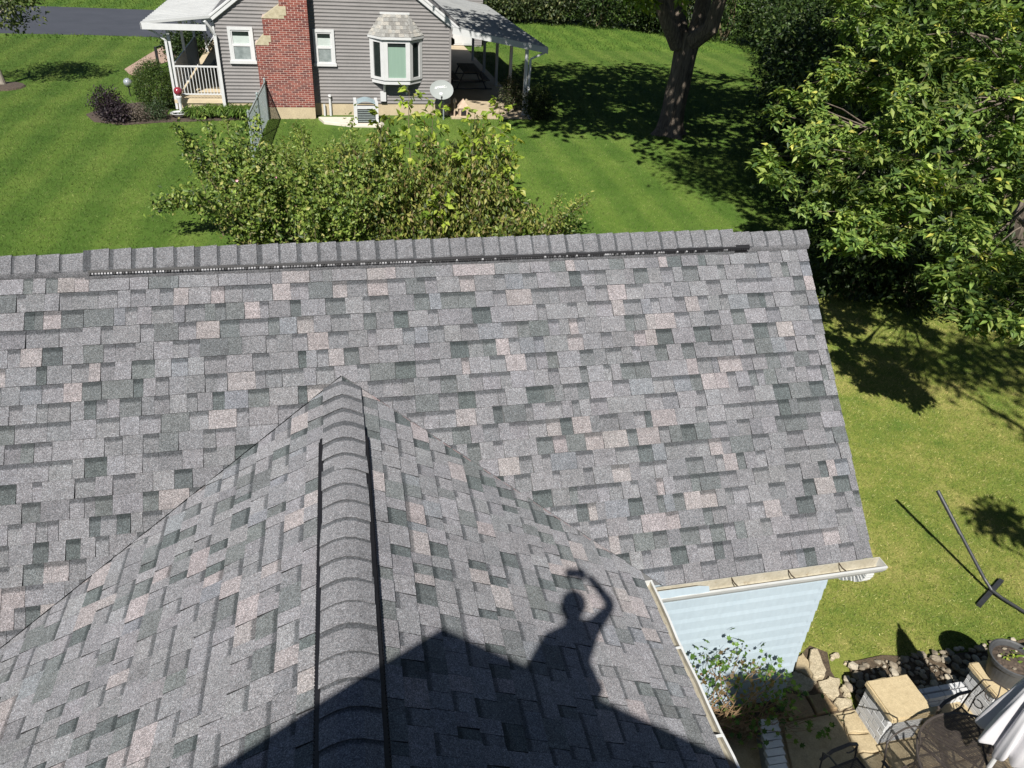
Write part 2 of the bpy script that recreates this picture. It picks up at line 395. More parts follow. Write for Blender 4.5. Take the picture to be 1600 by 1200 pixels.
PAL = {'light': (0.206, 0.207, 0.220), 'mid': (0.178, 0.181, 0.192), 'blue': (0.188, 0.198, 0.216), 'pink': (0.268, 0.250, 0.254), 'dark': (0.100, 0.114, 0.117), 'dark2': (0.136, 0.147, 0.151)}
def clip(poly, a, b, c):
    """keep a*u + b*v <= c"""
    out = []
    for i in range(len(poly)):
        p, q = poly[i], poly[(i+1) % len(poly)]
        dp, dq = a*p[0]+b*p[1]-c, a*q[0]+b*q[1]-c
        if dp <= 0: out.append(p)
        if dp*dq < 0:
            t = dp/(dp-dq); out.append((p[0]+(q[0]-p[0])*t, p[1]+(q[1]-p[1])*t))
    return out
def area(poly): return abs(sum(poly[i][0]*poly[(i+1) % len(poly)][1]-poly[(i+1) % len(poly)][0]*poly[i][1] for i in range(len(poly))))/2
R2 = random.Random(21)
def courses(u0, u1, bounds, e=E0, wmin=0.065, wmax=0.185):
    out = []
    for j in range(len(bounds)-1):
        v0, v1 = bounds[j], bounds[j+1]
        u = u0-R2.random()*0.25; raised = R2.random() < 0.5
        while u < u1:
            w = R2.uniform(wmin, wmax)*(1.2 if raised else 0.9)
            k = R2.random()
            if raised: c = 'light' if k < 0.50 else 'mid' if k < 0.70 else 'pink' if k < 0.86 else 'blue' if k < 0.91 else 'dark2'
            else: c = 'light' if k < 0.34 else 'mid' if k < 0.60 else 'dark' if k < 0.74 else 'dark2' if k < 0.92 else 'pink' if k < 0.97 else 'blue'
            tn = R2.uniform(0.93, 1.07); col = tuple(x*tn*R2.uniform(0.988, 1.012) for x in PAL[c])
            a, b = max(u, u0), min(u+w, u1)
            if b-a > 0.012:
                gap = 0.0012
                sl = R2.uniform(-0.004, 0.004)
                out.append(dict(poly=[(a+gap, v0), (b-gap, v0), (b-gap+sl, v1+R2.uniform(-.0012, .0012)), (a+gap+sl, v1+R2.uniform(-.0012, .0012))], v0=v0, e=v1-v0, raised=raised, col=col, band=(0.0 if raised and R2.random() < 0.88 else 1.0)))
            u += w
            raised = (not raised) if R2.random() < 0.82 else raised
    return out
def piece_mb(mb, pc, pt):
    P = pc['poly']
    if len(P) < 3 or area(P) < 1.5e-4: return False
    A = sum(P[i][0]*P[(i+1) % len(P)][1]-P[(i+1) % len(P)][0]*P[i][1] for i in range(len(P)))
    if A > 0: P = P[::-1]
    hi = 0.0095 if pc['raised'] else 0.0045
    n = len(P); top = []; cols = []
    for (u, v) in P:
        t = min(1, max(0, (v-pc['v0'])/pc['e'])); top.append(pt(u, v, 0.0008+hi*t)); cols.append((*pc['col'], pc['band']*(1-t*0.8)))
    bot = [pt(u, v, -0.004) for (u, v) in P]
    edge_c = [(0.03, 0.031, 0.033, 0.0)]*(2*n)     # cut asphalt edge
    mb.add(top+top+bot, [tuple(range(n))]+[(n+i, 2*n+i, 2*n+(i+1) % n, n+(i+1) % n) for i in range(n)], cols+edge_c)
    return True
# main slope: split along both valleys
bm = [0.13]+[0.4165+E0*k for k in range(-1, 19)]; bm[-1] = EV+0.012
bm = sorted(set(round(b, 4) for b in bm))
LV = (FX-fel-SKW*(FY-yvl), (YR-yvl)/ca); RV = (FX+fe-SKW*(FY-yv), (YR-yv)/ca); AP = (FX, VA)
def half(p, q, keep):   # line p->q, keep the side of point keep
    a, b = q[1]-p[1], -(q[0]-p[0]); c = a*p[0]+b*p[1]
    return (a, b, c) if a*keep[0]+b*keep[1] <= c else (-a, -b, -c)
hr = half(AP, RV, (5, VA)); hl = half(AP, LV, (-5, VA))
hr = (hr[0], hr[1], hr[2]-.006*math.hypot(hr[0], hr[1])); hl = (hl[0], hl[1], hl[2]-.007*math.hypot(hl[0], hl[1]))
SH = []     # (piece, point function)
for pc in courses(XL, XR, bm):
    vmax = max(p[1] for p in pc['poly'])
    if vmax <= VA: SH.append((pc, main_pt)); continue
    up = clip(pc['poly'], 0, 1, VA)
    lo = clip(pc['poly'], 0, -1, -VA)
    inside = [a*p[0]+b*p[1] > c for p in lo for (a, b, c) in (hr,)]
    L = clip(lo, *hl); Rr = clip(lo, *hr)
    if len(L) >= 3 and len(Rr) < 3 and area(L) > area(lo)*0.999 or len(Rr) >= 3 and area(Rr) > area(lo)*0.999:
        SH.append((pc, main_pt)); continue
    for q in (up, L, Rr):
        if len(q) >= 3: SH.append((dict(pc, poly=q), main_pt))
# wing slopes: u runs toward us from the junction, v down the slope
cf, sf = math.cos(AFR), math.sin(AFR)
def wr_pt(u, v, h=0.0): return (FX+v*cf+h*sf-SKW*u, FY-u, FZ-v*sf+h*cf)
AFL = math.atan(TL); cl_, sl_ = math.cos(AFL), math.sin(AFL)
def wl_pt(u, v, h=0.0): return (FX-v*cl_-h*sl_-SKW*u, FY-u, FZ-v*sl_+h*cl_)
vE = fe/cf
bf0 = [0.0]+[0.2932+E0*k for k in range(-1, 20)]
for pt, Vv in ((wr_pt, RV), (wl_pt, LV)):
    uu = FY-(YR-Vv[1]*ca); vv = fe/cf if pt is wr_pt else fel/cl_
    bf = [b for b in bf0 if b < vv-0.03]+[vv+0.012]
    hv = half((0, 0), (uu, vv), (5, 0))
    for pc in courses(-0.02, FY+1.15, bf):
        q = clip(pc['poly'], *hv)
        if len(q) >= 3: SH.append((dict(pc, poly=q), pt))
def seen_area(pc, pt):
    P = [project(pt(u, v, 0)) for u, v in pc['poly']]
    if min(p[2] for p in P) < 0.2: return 0
    cx = sum(p[0] for p in P)/len(P); cy = sum(p[1] for p in P)/len(P)
    if not (-10 < cx < 1610 and -10 < cy < 1210): return 0
    return area([(p[0], p[1]) for p in P])
order = sorted(range(len(SH)), key=lambda i: -seen_area(*SH[i]))
single = set(order[:300]); rest = MB()
hb = base_of(roof)
for i, (pc, pt) in enumerate(SH):
    if i in single:
        m1 = MB()
        if piece_mb(m1, pc, pt): m1.build('shingle', shm, roof)
    else: piece_mb(rest, pc, pt)
# back slope shingles, seen from nowhere near: plain courses
for pc in courses(XL, XR, [0.1+E0*2*k for k in range(11)], wmin=0.5, wmax=0.9): piece_mb(rest, dict(pc, poly=pc['poly'][::-1]), lambda u, v, h=0: back_pt(u, v, h))
rest.build('shingle_field', shm, roof, kind='stuff')

# ridge caps
CAPC = (0.180, 0.182, 0.193)
def cap_mesh(along, axis_pt, half_w, tan_a, tan_b, lift, length, col, round_=0.014):
    """a bent cap: runs from head (s=0) to butt (s=length) along 'along' direction; tan_a / tan_b are the falls on either side"""
    m = MB(); pr = [-1, -0.72, -0.42, -0.16, 0, 0.16, 0.42, 0.72, 1]
    rows = []
    for s, h in ((0, lift+0.001), (0.045, lift+0.003), (0.085, lift+0.005), (length, lift+0.012)):
        for k in pr:
            w = k*half_w; t = tan_a if k < 0 else tan_b
            rnd = round_*math.exp(-(k/0.24)**2)
            rows.append((s, w, h-abs(w)*t-rnd))
    n = len(pr); P = [axis_pt(s, w, z) for s, w, z in rows]; B = [axis_pt(s, w, z-0.006) for s, w, z in rows[3*n:]]
    cols = [(*col, 1.0)]*n+[(*col, 0.92)]*n+[(*col, 0.60)]*n+[(*col, 0.0)]*n+[(.04, .04, .042, 0)]*n
    fs = [(r*n+i, r*n+i+1, (r+1)*n+i+1, (r+1)*n+i) for r in range(3) for i in range(n-1)]
    fs += [(3*n+i, 3*n+i+1, 4*n+i+1, 4*n+i) for i in range(n-1)]
    # side skirts
    for e in (0, n-1):
        sk = [axis_pt(rows[r*n+e][0], rows[r*n+e][1], rows[r*n+e][2]-lift-0.004) for r in range(4)]
        k = len(P)+len(B); B += sk; cols += [(*[c*0.6 for c in col], 0)]*4
        fs += [(r*n+e, (r+1)*n+e, k+r+1, k+r) for r in range(3)]
    m.add(P+B, fs, cols); return m
ta_main = math.tan(AL)
capx = [-1.71, -1.554, -1.396, -1.246, -1.09, -0.927, -0.772, -0.618, -0.462, -0.313, -0.156, 0.0, 0.157, 0.313, 0.468, 0.62, 0.776, 0.927, 1.066, 1.21, 1.353, 1.499, 1.647, 1.79, 1.944, 2.099, 2.246, 2.395, 2.545, 2.689, 2.825, 2.977, 3.123, 3.268, 3.42, 3.56]
plain_left = [-1.90-0.165*k for k in range(11, -1, -1)]; plain_right = [3.735, 3.88, 4.03, 4.18, 4.325]
def main_axis(x0): return lambda s, w, z: (x0+s, YR+w, ZD+z)
def put_cap(x_butt, L, lift, hw):
    tn = R2.uniform(0.95, 1.06); col = tuple(c*tn for c in CAPC)
    m = cap_mesh(None, main_axis(x_butt-L+R2.gauss(0, .003)), hw*R2.uniform(.98, 1.02), ta_main, ta_main, lift, L, col)
    # keep faces turned outward
    o = m.build('ridge_cap', shm, roof); return o
HWM = 0.112
for x in plain_left: put_cap(x, 0.205, 0.050, HWM)
for x in capx: put_cap(x, 0.185, 0.080, HWM+.014)
for x in [3.66]+plain_right: put_cap(x, 0.185, 0.050, HWM)
# front wing caps: butt toward us
fy = [5.004, 4.816, 4.638, 4.435, 4.257, 4.089, 3.937, 3.77, 3.606, 3.443, 3.284, 3.119, 2.952]
while fy[-1] > -0.9: fy.append(fy[-1]-0.165)
for i, y in enumerate(fy):
    tn = R2.uniform(0.95, 1.06); col = tuple(c*tn for c in CAPC)
    ox, sk_ = R2.gauss(0, .003), R2.gauss(0, .018)
    L = 0.205; lift = 0.017 if y > 4.60 else 0.042
    ax = (lambda y0: (lambda s, w, z: (FX-w+ox+(sk_-SKW)*s-SKW*(FY-y0-L), y0+L-s+sk_*w, FZ+z)))(y+R2.gauss(0, .004))
    cap_mesh(None, ax, 0.147*R2.uniform(.975, 1.02), TF, TL, lift+R2.gauss(0, .0012), L, col, .012 if y > 4.6 else .021).build('ridge_cap', shm, roof)
# ridge vents: ribbed black plastic under the caps
def vent(name, p_of, s0, s1, step, mats, white=False):
    m = MB(); n = int((s1-s0)/step); vh = 0.056 if white else 0.036
    a, b = p_of(s0, 0, 0), p_of(s1, 0, 0)
    def blk(sa_, sb_, w0, w1, h0, h1, mi):
        q = [p_of(s, w, h) for s in (sa_, sb_) for w in (w0, w1) for h in (h0, h1)]
        m.add(q, [(0, 1, 3, 2), (4, 6, 7, 5), (0, 4, 5, 1), (2, 3, 7, 6), (0, 2, 6, 4), (1, 5, 7, 3)], (1, 1, 1), mi)
    blk(s0, s1, -0.035, 0.0, 0.0, vh, 0); blk(s0, s1, 0.0, 0.022, 0.0, 0.010, 0)
    for i in range(n):
        s = s0+i*step
        blk(s, s+step*R2.uniform(.5, .7), 0.0, 0.013, 0.0, vh-.006, 1 if white and R2.random() < (0.75 if s < 0.6 else 0.22) else 0)
    blk(s0, s1, 0.0, 0.018, 0.0, 0.004, 0); 
    return m.build(name, mats, roof)
def mv(s, w, h): # main ridge, our side: w outward down the slope, h up from the deck
    v = (HWM-0.010)/ca; return main_pt(s, v+w, h)
vent('ridge_vent', mv, -1.86, 3.70, 0.022, [vent_m, vent_w], True)
def fvr(s, w, h): return wr_pt(FY-s, 0.150/cf+w, h)
def fvl(s, w, h): return wl_pt(FY-s, 0.150/cl_+w, h)
vent('ridge_vent', fvr, -0.9, 4.53, 0.022, [vent_m, vent_m]); vent('ridge_vent', fvl, -0.9, 4.53, 0.022, [vent_m, vent_m])
# pink chalk line left along the right hand valley
chalk = mat('chalk_line', (0.36, 0.235, 0.235), (0.24, 0.195, 0.20), scale=30, rough=0.95, fine=0.35, fscale=160)
m = MB()
for k in range(24):
    t0, t1 = 0.10+k*0.034, 0.10+(k+0.75)*0.034
    if R2.random() < 0.3: continue
    uu = FY-(YR-RV[1]*ca); vv = (RV[0]-FX)/cf
    w = R2.uniform(0.006, 0.016)
    m.quad(wr_pt(uu*t0+0.012, vv*t0, 0.0125), wr_pt(uu*t0+0.012+w, vv*t0, 0.0125), wr_pt(uu*t1+0.012+w, vv*t1, 0.0125), wr_pt(uu*t1+0.012, vv*t1, 0.0125))
m.build('chalk_mark', chalk, roof, kind='stuff')

# the cut edge of the shingles along each valley
m = MB()
for pt, uu, vv in ((wl_pt, FY-yvl, fel/cl_), (wr_pt, FY-yv, fe/cf)):
    for k in range(40):
        t0, t1 = k/40, (k+1)/40; w = 0.0045 if pt is wl_pt else 0.0022
        j0 = R2.uniform(-.001, .001)
        m.quad(pt(uu*t0+j0, vv*t0, 0.0112), pt(uu*t0+w+j0, vv*t0, 0.0112), pt(uu*t1+w, vv*t1, 0.0112), pt(uu*t1, vv*t1, 0.0112))
m.build('valley_cut', vent_m, roof)

# eaves: gutters with hangers, splash guard, downspout elbow
def gutter(name, p, s0, s1, ends=(True, True)):
    """p(s, out, up): inner back edge at out=0; K-style trough, lip outboard"""
    prof_in = [(0.004, 0.0), (0.004, -0.10), (0.085, -0.10), (0.118, -0.045), (0.120, -0.012)]
    prof_out = [(0.0, 0.0), (0.0, -0.103), (0.087, -0.103), (0.123, -0.047), (0.135, -0.010), (0.135, 0.0), (0.118, 0.0), (0.120, -0.012)]
    m = MB(); n = 24
    def sweep(pr, mi):
        vs = []; fs = []; k = len(pr)
        for i in range(n+1):
            s = s0+(s1-s0)*i/n; sag = -0.006*math.sin(i*1.9)-0.004*math.sin(i*0.7)
            vs += [p(s, o+sag*0.5, u+sag*0.5) for o, u in pr]
        for i in range(n):
            for j in range(k-1): fs.append((i*k+j, i*k+j+1, (i+1)*k+j+1, (i+1)*k+j))
        m.add(vs, fs, (1, 1, 1), mi)
    sweep(prof_in, 0); sweep(prof_out, 1)
    for s, on in ((s0, ends[0]), (s1, ends[1])):
        if on:
            e = 0.004 if s == s1 else -0.004
            a = [p(s, o, u) for o, u in [(0, 0), (0, -.103), (.087, -.103), (.123, -.047), (.135, -.010), (.135, 0)]]
            b = [p(s+e, o, u) for o, u in [(0, 0), (0, -.103), (.087, -.103), (.123, -.047), (.135, -.010), (.135, 0)]]
            m.add(a+b, [tuple(range(6)), tuple(range(11, 5, -1))]+[(i, (i+1) % 6, 6+(i+1) % 6, 6+i) for i in range(6)], (1, 1, 1), 1)
    return m.build(name, [cream_in, white_al], house)
def pm(s, o, u): return (s, YR-EV*ca-0.004-o*.9, ZD-EV*sa-0.008+u-0.012)
gm = gutter('gutter', pm, 2.30, 4.375)
GXR = FX+fe-0.055
def pf_(s, o, u): return (GXR+o-SKW*(FY-s), s, zfe-0.012+u)
gf = gutter('gutter', pf_, -0.6, yv-0.10)
gb = base_of(gm)
for x in (2.98, 3.50, 3.98):
    m = MB(); a, b = pm(x, 0.004, -0.002), pm(x+0.012, 0.118, -0.004)
    m.bar(a, pm(x+0.004, 0.06, -0.012), 0.004, 0.012); m.bar(pm(x+0.004, 0.06, -0.012), b, 0.004, 0.012); m.build('hanger', rust, gm)
for y in (3.25, 2.55, 1.85, 1.1):
    m = MB(); m.bar(pf_(y, 0.0, 0.001), pf_(y, 0.13, 0.001), 0.02, 0.004); m.build('hanger', white_al, gf)
# splash guard: a curved sheet standing on the lip where the two gutters meet
m = MB(); P = []
xo, yo = GXR+0.128-SKW*(FY-yv), pm(0, 0.128, 0)[1]
curve = [(2.73, yo, 0.055)]+[(2.73-(2.73-xo-0.03)*k/5, yo, 0.075) for k in range(1, 6)]+[(xo+0.006, yo-0.012, 0.08)]+[(xo, yo-0.03-0.33*k/7, 0.08-0.05*k/7) for k in range(1, 8)]
zl = pm(0, 0, 0)[2]
va = [(x, y, zl-0.006) for x, y, h in curve]+[(x-0.012, y+0.012, zl+h) for x, y, h in curve]
vb = [(x+0.003, y-0.003, z) for x, y, z in va]
n = len(curve)
fs = [(i, i+1, n+i+1, n+i) for i in range(n-1)]
m.add(va, fs, (1, 1, 1), 0); m.add(vb, [f[::-1] for f in fs], (1, 1, 1), 1)
m.build('splash_guard', [cream_in, sid_blue], house)
# downspout elbow below the right end of the main gutter
m = MB(); xe = 4.27; q = [pm(xe, 0.06, -0.10), pm(xe, 0.055, -0.16), pm(xe, 0.0, -0.24), pm(xe, -0.10, -0.31), pm(xe, -0.19, -0.40)]
for i in range(len(q)-1):
    a, b = np.array(q[i]), np.array(q[i+1]); k = 5
    for j in range(k):
        w = 0.082 if j % 2 else 0.074
        m.bar(a+(b-a)*j/k, a+(b-a)*(j+1)/k, w, w*0.75)
m.bar(q[-1], (q[-1][0], 4.5, q[-1][2]-.1), 0.075, 0.055); m.bar((4.30, 4.5, q[-1][2]-.1), (4.27, 4.9, .2), 0.075, 0.055)
m.build('downspout', white_al, house)
# walls
WY = 4.21
m = MB()
m.box((2.06, WY+0.02, 0.0), (4.22, 7.9, 2.30)); m.box((-3.4, WY+0.02, 0), (2.06, 7.9, 2.3)); m.box((-2.05, -0.6, 0), (2.05, WY+0.02, 2.3))
for x in (4.195,):
    m.add([(x, WY+.03, 2.30), (x, 7.9, 2.30), (x, YR, 4.40), (x+.025, WY+.03, 2.30), (x+.025, 7.9, 2.30), (x+.025, YR, 4.40)], [(0, 2, 1), (3, 4, 5), (0, 1, 4, 3), (1, 2, 5, 4), (2, 0, 3, 5)])
wall = m.build('wall', sid_blue, house)
ex = 0.152; k = 0; z = 0.06
while z < 2.22:
    m = MB(); x0, x1 = 2.075, 4.235
    z1 = min(z+ex, 2.27); t = 0.022
    j = R2.uniform(-0.002, 0.002)
    zm = z+(z1-z)*0.6; t = 0.014
    m.add([(x0, WY-t, z+j), (x1, WY-t, z), (x1, WY+0.001, z1), (x0, WY+0.001, z1), (x0, WY+0.015, z+j), (x1, WY+0.015, z), (x1, WY+0.015, z1), (x0, WY+0.015, z1), (x0, WY-t*.68, zm), (x1, WY-t*.68, zm)],
          [(0, 1, 9, 8), (8, 9, 2, 3), (0, 4, 5, 1), (1, 5, 6, 2, 9), (0, 8, 3, 7, 4), (2, 6, 7, 3)])
    # corner cap bent round the end of the board
    m.add([(x1-0.05, WY-t-0.003, z-0.004), (x1+0.006, WY-t-0.003, z-0.004), (x1+0.006, WY-0.003, z1), (x1-0.05, WY-0.003, z1), (x1+0.006, WY+0.04, z-0.004), (x1+0.006, WY+0.04, z1)],
          [(0, 1, 2, 3), (1, 4, 5, 2)])
    m.build('siding_board', sid_blue, wall); z += ex
for i in range(15):     # boards on the wing's side wall
    m = MB(); z = 0.06+i*ex; m.add([(2.05+0.022, -0.6, z), (2.05+0.022, WY, z), (2.05, WY, z+ex), (2.05, -0.6, z+ex)], [(0, 1, 2, 3)]); m.build('siding_board', sid_blue, wall)
m = MB(); m.box((2.2, YR-EV*ca-0.002, 2.29), (4.30, WY+0.02, 2.31)); m.box((2.2, YR-EV*ca+0.005, 2.29), (4.30, YR-EV*ca+0.018, zl-0.03)); m.build('soffit', sid_blue, house)
m = MB()
for vv0, vv1, f in ((0, EV, main_pt), (0, EV, back_pt)):
    m.bar(f(XR-0.006, vv0, -0.075), f(XR-0.006, vv1, -0.075), 0.018, 0.11)
m.build('rake_board', white_al, house)
# the taller part of the house behind the photographer, whose gable throws the shadow on the wing
stone_sh = mat('upper_roofing', (0.17, 0.172, 0.18), (0.12, 0.122, 0.13), scale=20, rough=0.95, fine=0.2)
m = MB(); UX, UZ, UY = -0.85, 7.02, -0.3
sr, sl = 0.79, 0.76
m.slab((UX, -7, UZ), (UX+3.0, -7, UZ-3.0*sr), (UX+3.0, UY, UZ-3.0*sr), (UX, UY, UZ), 0.05)
m.slab((UX, UY, UZ), (UX-3.4, UY, UZ-3.4*sl), (UX-3.4, -7, UZ-3.4*sl), (UX, -7, UZ), 0.05)
m.build('upper_roof', stone_sh, house)
for k in range(16):
    m = MB(); z0 = 3.6+k*ex
    l = UX-(UZ-0.12-z0-ex)/sl+0.05; r = UX+(UZ-0.12-z0-ex)/sr-0.05
    l = max(l, UX-3.1); r = min(r, UX+2.75)
    if r-l < 0.2: break
    m.add([(l, UY-0.222, z0), (r, UY-0.222, z0), (r, UY-0.2, z0+ex), (l, UY-0.2, z0+ex)], [(0, 1, 2, 3)]); m.build('siding_board', sid_blue, wall)
m = MB(); m.add([(UX-3.2, UY-.25, 0), (UX+2.8, UY-.25, 0), (UX+2.8, UY-.25, UZ-.06-2.8*sr), (UX, UY-.25, UZ-.06), (UX-3.2, UY-.25, UZ-.06-3.2*sl)], [(0, 1, 2, 3, 4)])
m.box((1.75, -6.5, 0), (2.76, -0.15, 4.85)); m.build('upper_wall', sid_blue, house)
m = MB(); m.slab((1.80, -7, 5.25), (2.92, -7, 5.0), (2.92, 0.02, 5.0), (1.80, 0.02, 5.25), 0.06); m.build('side_roof', stone_sh, house)
# ---------------------------------------------------------------- the neighbour's house
sid_grey = mat('grey_siding', (0.225, 0.215, 0.213), (0.20, 0.192, 0.19), scale=2.0, rough=0.6, fine=0.05, fscale=20)
trim = mat('white_trim', (0.60, 0.61, 0.615), (0.54, 0.55, 0.555), scale=5, rough=0.45)
metal_w = mat('white_metal_roofing', (0.47, 0.48, 0.48), (0.40, 0.41, 0.41), scale=1.2, rough=0.5, dirt=((0.33, 0.33, 0.31), 2.0, 0.62))
metal_g = mat('carport_roofing', (0.34, 0.35, 0.35), (0.25, 0.26, 0.265), scale=1.0, rough=0.5, dirt=((0.3, 0.3, 0.28), 1.5, 0.6))
mortar = mat('mortar', (0.56, 0.45, 0.39), (0.47, 0.37, 0.32), scale=20, rough=0.95)
brick_m = mat('red_brick', (1, 1, 1), (0.82, 0.8, 0.8), scale=30, rough=0.9, vcol=True, fine=0.15, fscale=80)
stone_m = mat('shoulder_stone', (0.50, 0.45, 0.32), (0.34, 0.30, 0.20), scale=9, rough=0.9)
found_m = mat('foundation', (0.50, 0.42, 0.28), (0.42, 0.35, 0.235), scale=2.5, rough=0.9, fine=0.1, fscale=30)
glass_dk = mat('dark_glass', (0.02, 0.03, 0.028), (0.015, 0.02, 0.02), rough=0.08, spec=0.6)
blind_g = mat('green_blind', (0.25, 0.36, 0.295), (0.225, 0.33, 0.27), scale=3, rough=0.35, stretch=(6, 6, 0.3))
blind_w = mat('pale_blind', (0.52, 0.58, 0.55), (0.42, 0.48, 0.46), scale=4, rough=0.3)
blind_d = mat('lower_pane', (0.30, 0.34, 0.34), (0.16, 0.19, 0.19), scale=5, rough=0.25)
roof_gr = mat('house_roofing', (0.13, 0.13, 0.135), (0.09, 0.09, 0.095), scale=6, rough=0.95, fine=0.3, fscale=18)
deck_m = mat('porch_floor', (0.62, 0.52, 0.36), (0.52, 0.43, 0.29), scale=3, rough=0.85)
black_m = mat('black_iron', (0.022, 0.022, 0.024), (0.014, 0.014, 0.015), rough=0.45, scale=30)

HY = 29.25; HX0, HX1 = -3.45, 4.47; HZ0 = 0.43; EAVE = 3.10; PEAKX = 0.51; PITCH_H = 0.73
farhouse = empty('house', (0.5, 33.0, 0.0), 'grey clapboard house with a red brick chimney, a bay window and white porch roofs', 'house')
def gable_z(x): return EAVE+PITCH_H*(PEAKX-HX0-abs(x-PEAKX))
PK = gable_z(PEAKX)
m = MB()
y0, y1 = HY+0.02, 46.0
front = [(HX0, y0, HZ0), (HX1, y0, HZ0), (HX1, y0, EAVE), (PEAKX, y0, PK), (HX0, y0, EAVE)]
back = [(x, y1, z) for x, _, z in front]
m.add(front+back, [(0, 1, 2, 3, 4), (9, 8, 7, 6, 5), (1, 6, 7, 2), (5, 0, 4, 9), (0, 5, 6, 1)])
fwall = m.build('wall', sid_grey, farhouse)
ex2 = 0.1135; z = HZ0
while z < 4.6:
    z1 = z+ex2; l, r = HX0, HX1
    if z1 > EAVE: d = (z1-EAVE)/PITCH_H; l += d; r -= d
    m = MB(); t = 0.024
    m.add([(l, HY-t, z), (r, HY-t, z), (r, HY-t, z+0.03), (l, HY-t, z+0.03), (r, HY, z1), (l, HY, z1), (l, HY+.015, z), (r, HY+.015, z), (r, HY-t*.3, z+.05), (l, HY-t*.3, z+.05)],
          [(0, 1, 2, 3), (3, 2, 8, 9), (9, 8, 4, 5), (6, 7, 1, 0), (6, 0, 3, 9, 5), (1, 7, 4, 8, 2)])
    m.build('siding_board', sid_grey, fwall); z = z1
for i in range(23):   # boards of the right side wall, under the carport
    z = HZ0+i*ex2
    m = MB(); m.add([(HX1+0.022, HY, z), (HX1+0.022, 44, z), (HX1, 44, z+ex2), (HX1, HY, z+ex2)], [(0, 1, 2, 3)]); m.build('siding_board', sid_grey, fwall)
m = MB(); m.bar((HX1+0.012, HY-0.015, HZ0), (HX1+0.012, HY-0.015, EAVE), 0.07, 0.07, up=(0, 1, 0)); m.build('corner_board', sid_grey, fwall)
m = MB(); m.bar((HX0-0.012, HY-0.015, HZ0), (HX0-0.012, HY-0.015, EAVE), 0.07, 0.07, up=(0, 1, 0)); m.build('corner_board', trim, fwall)
m = MB(); m.box((HX0+0.03, HY+0.012, 0), (HX1-0.02, 46, HZ0)); m.build('foundation', found_m, farhouse)
# roof with white rake trim
m = MB(); oh = 0.10
for sgn, xe in ((-1, HX0-0.28), (1, HX1+0.28)):
    ze = gable_z(xe)
    a, b, c, d = (xe, HY-oh, ze), (PEAKX, HY-oh, PK), (PEAKX, 46.2, PK), (xe, 46.2, ze)
    q = [(x, y, zz+0.16) for x, y, zz in ((a, b, c, d) if sgn < 0 else (b, a, d, c))]
    m.slab(q[0], q[3], q[2], q[1], 0.10) if sgn > 0 else m.slab(q[1], q[2], q[3], q[0], 0.10)
froof = m.build('roof', roof_gr, farhouse)
m = MB()
for xe in (HX0-0.28, HX1+0.28):
    ze = gable_z(xe)
    m.bar((xe, HY-oh-0.012, ze+0.07), (PEAKX, HY-oh-0.012, PK+0.07), 0.022, 0.19, up=(0, 0, 1))
    m.bar((xe, HY-oh-0.03, ze+0.13), (PEAKX, HY-oh-0.03, PK+0.13), 0.03, 0.05, up=(0, 0, 1))
    m.bar((xe, HY-0.03, ze-0.02), (PEAKX, HY-0.03, PK-0.02), 0.04, 0.10, up=(0, 0, 1))
    m.quad((xe, HY-oh, ze-0.02), (PEAKX, HY-oh, PK-0.02), (PEAKX, HY, PK-0.02), (xe, HY, ze-0.02))
m.build('rake_trim', trim, farhouse)
def spout(pts, name='downspout', w=0.075, par=None):
    m = MB()
    for a, b in zip(pts[:-1], pts[1:]): m.bar(a, b, w, w*0.75)
    return m.build(name, trim, par or farhouse)
m = MB()
for x, s in ((HX0-0.30, -1), (HX1+0.30, 1)): m.box((x-0.05, HY-oh, gable_z(x)+0.02), (x+0.05, 44, gable_z(x)+0.13))
m.build('gutter', trim, farhouse)
spout([(HX0-0.22, HY-0.30, 3.05), (HX0-0.10, HY-0.22, 2.86), (HX0+0.02, HY-0.14, 2.62), (HX0+0.02, HY-0.12, 0.25)], w=0.10)

# chimney, brick by brick
CY = 28.70; CZ0 = 0.40
chim = MB(); chim.box((-2.13, CY+0.012, 0), (-0.37, HY+.01, 0.02+CZ0)); 
chimney = chim.build('chimney', found_m, farhouse)
m = MB(); 
m.box((-2.14, CY+0.0045, CZ0), (-0.372, HY+0.01, 2.47)); m.box((-1.84, CY+0.0045, 2.47), (-0.372, HY+0.01, 3.27)); m.box((-1.26, CY+0.0045, 3.27), (-0.372, HY+0.01, 8.0))
m.build('mortar_bed', mortar, chimney)
BR = [(0.225, 0.060, 0.045), (0.20, 0.052, 0.040), (0.26, 0.078, 0.058), (0.17, 0.045, 0.037), (0.13, 0.040, 0.036)]
protos = []
for c in BR:
    for s in range(2):
        b = MB(); v = R2.uniform(0.92, 1.1); b.box((-0.0995, 0, -0.027), (0.0995, 0.09, 0.027), tuple(x*v for x in c)); protos.append(b.mesh('brick', brick_m))
half_p = []
for c in BR: b = MB(); b.box((-0.046, 0, -0.027), (0.046, 0.09, 0.027), c); half_p.append(b.mesh('brick', brick_m))
cb = base_of(chimney); nb = 0; rest = MB(); row = 0; z = CZ0+0.034
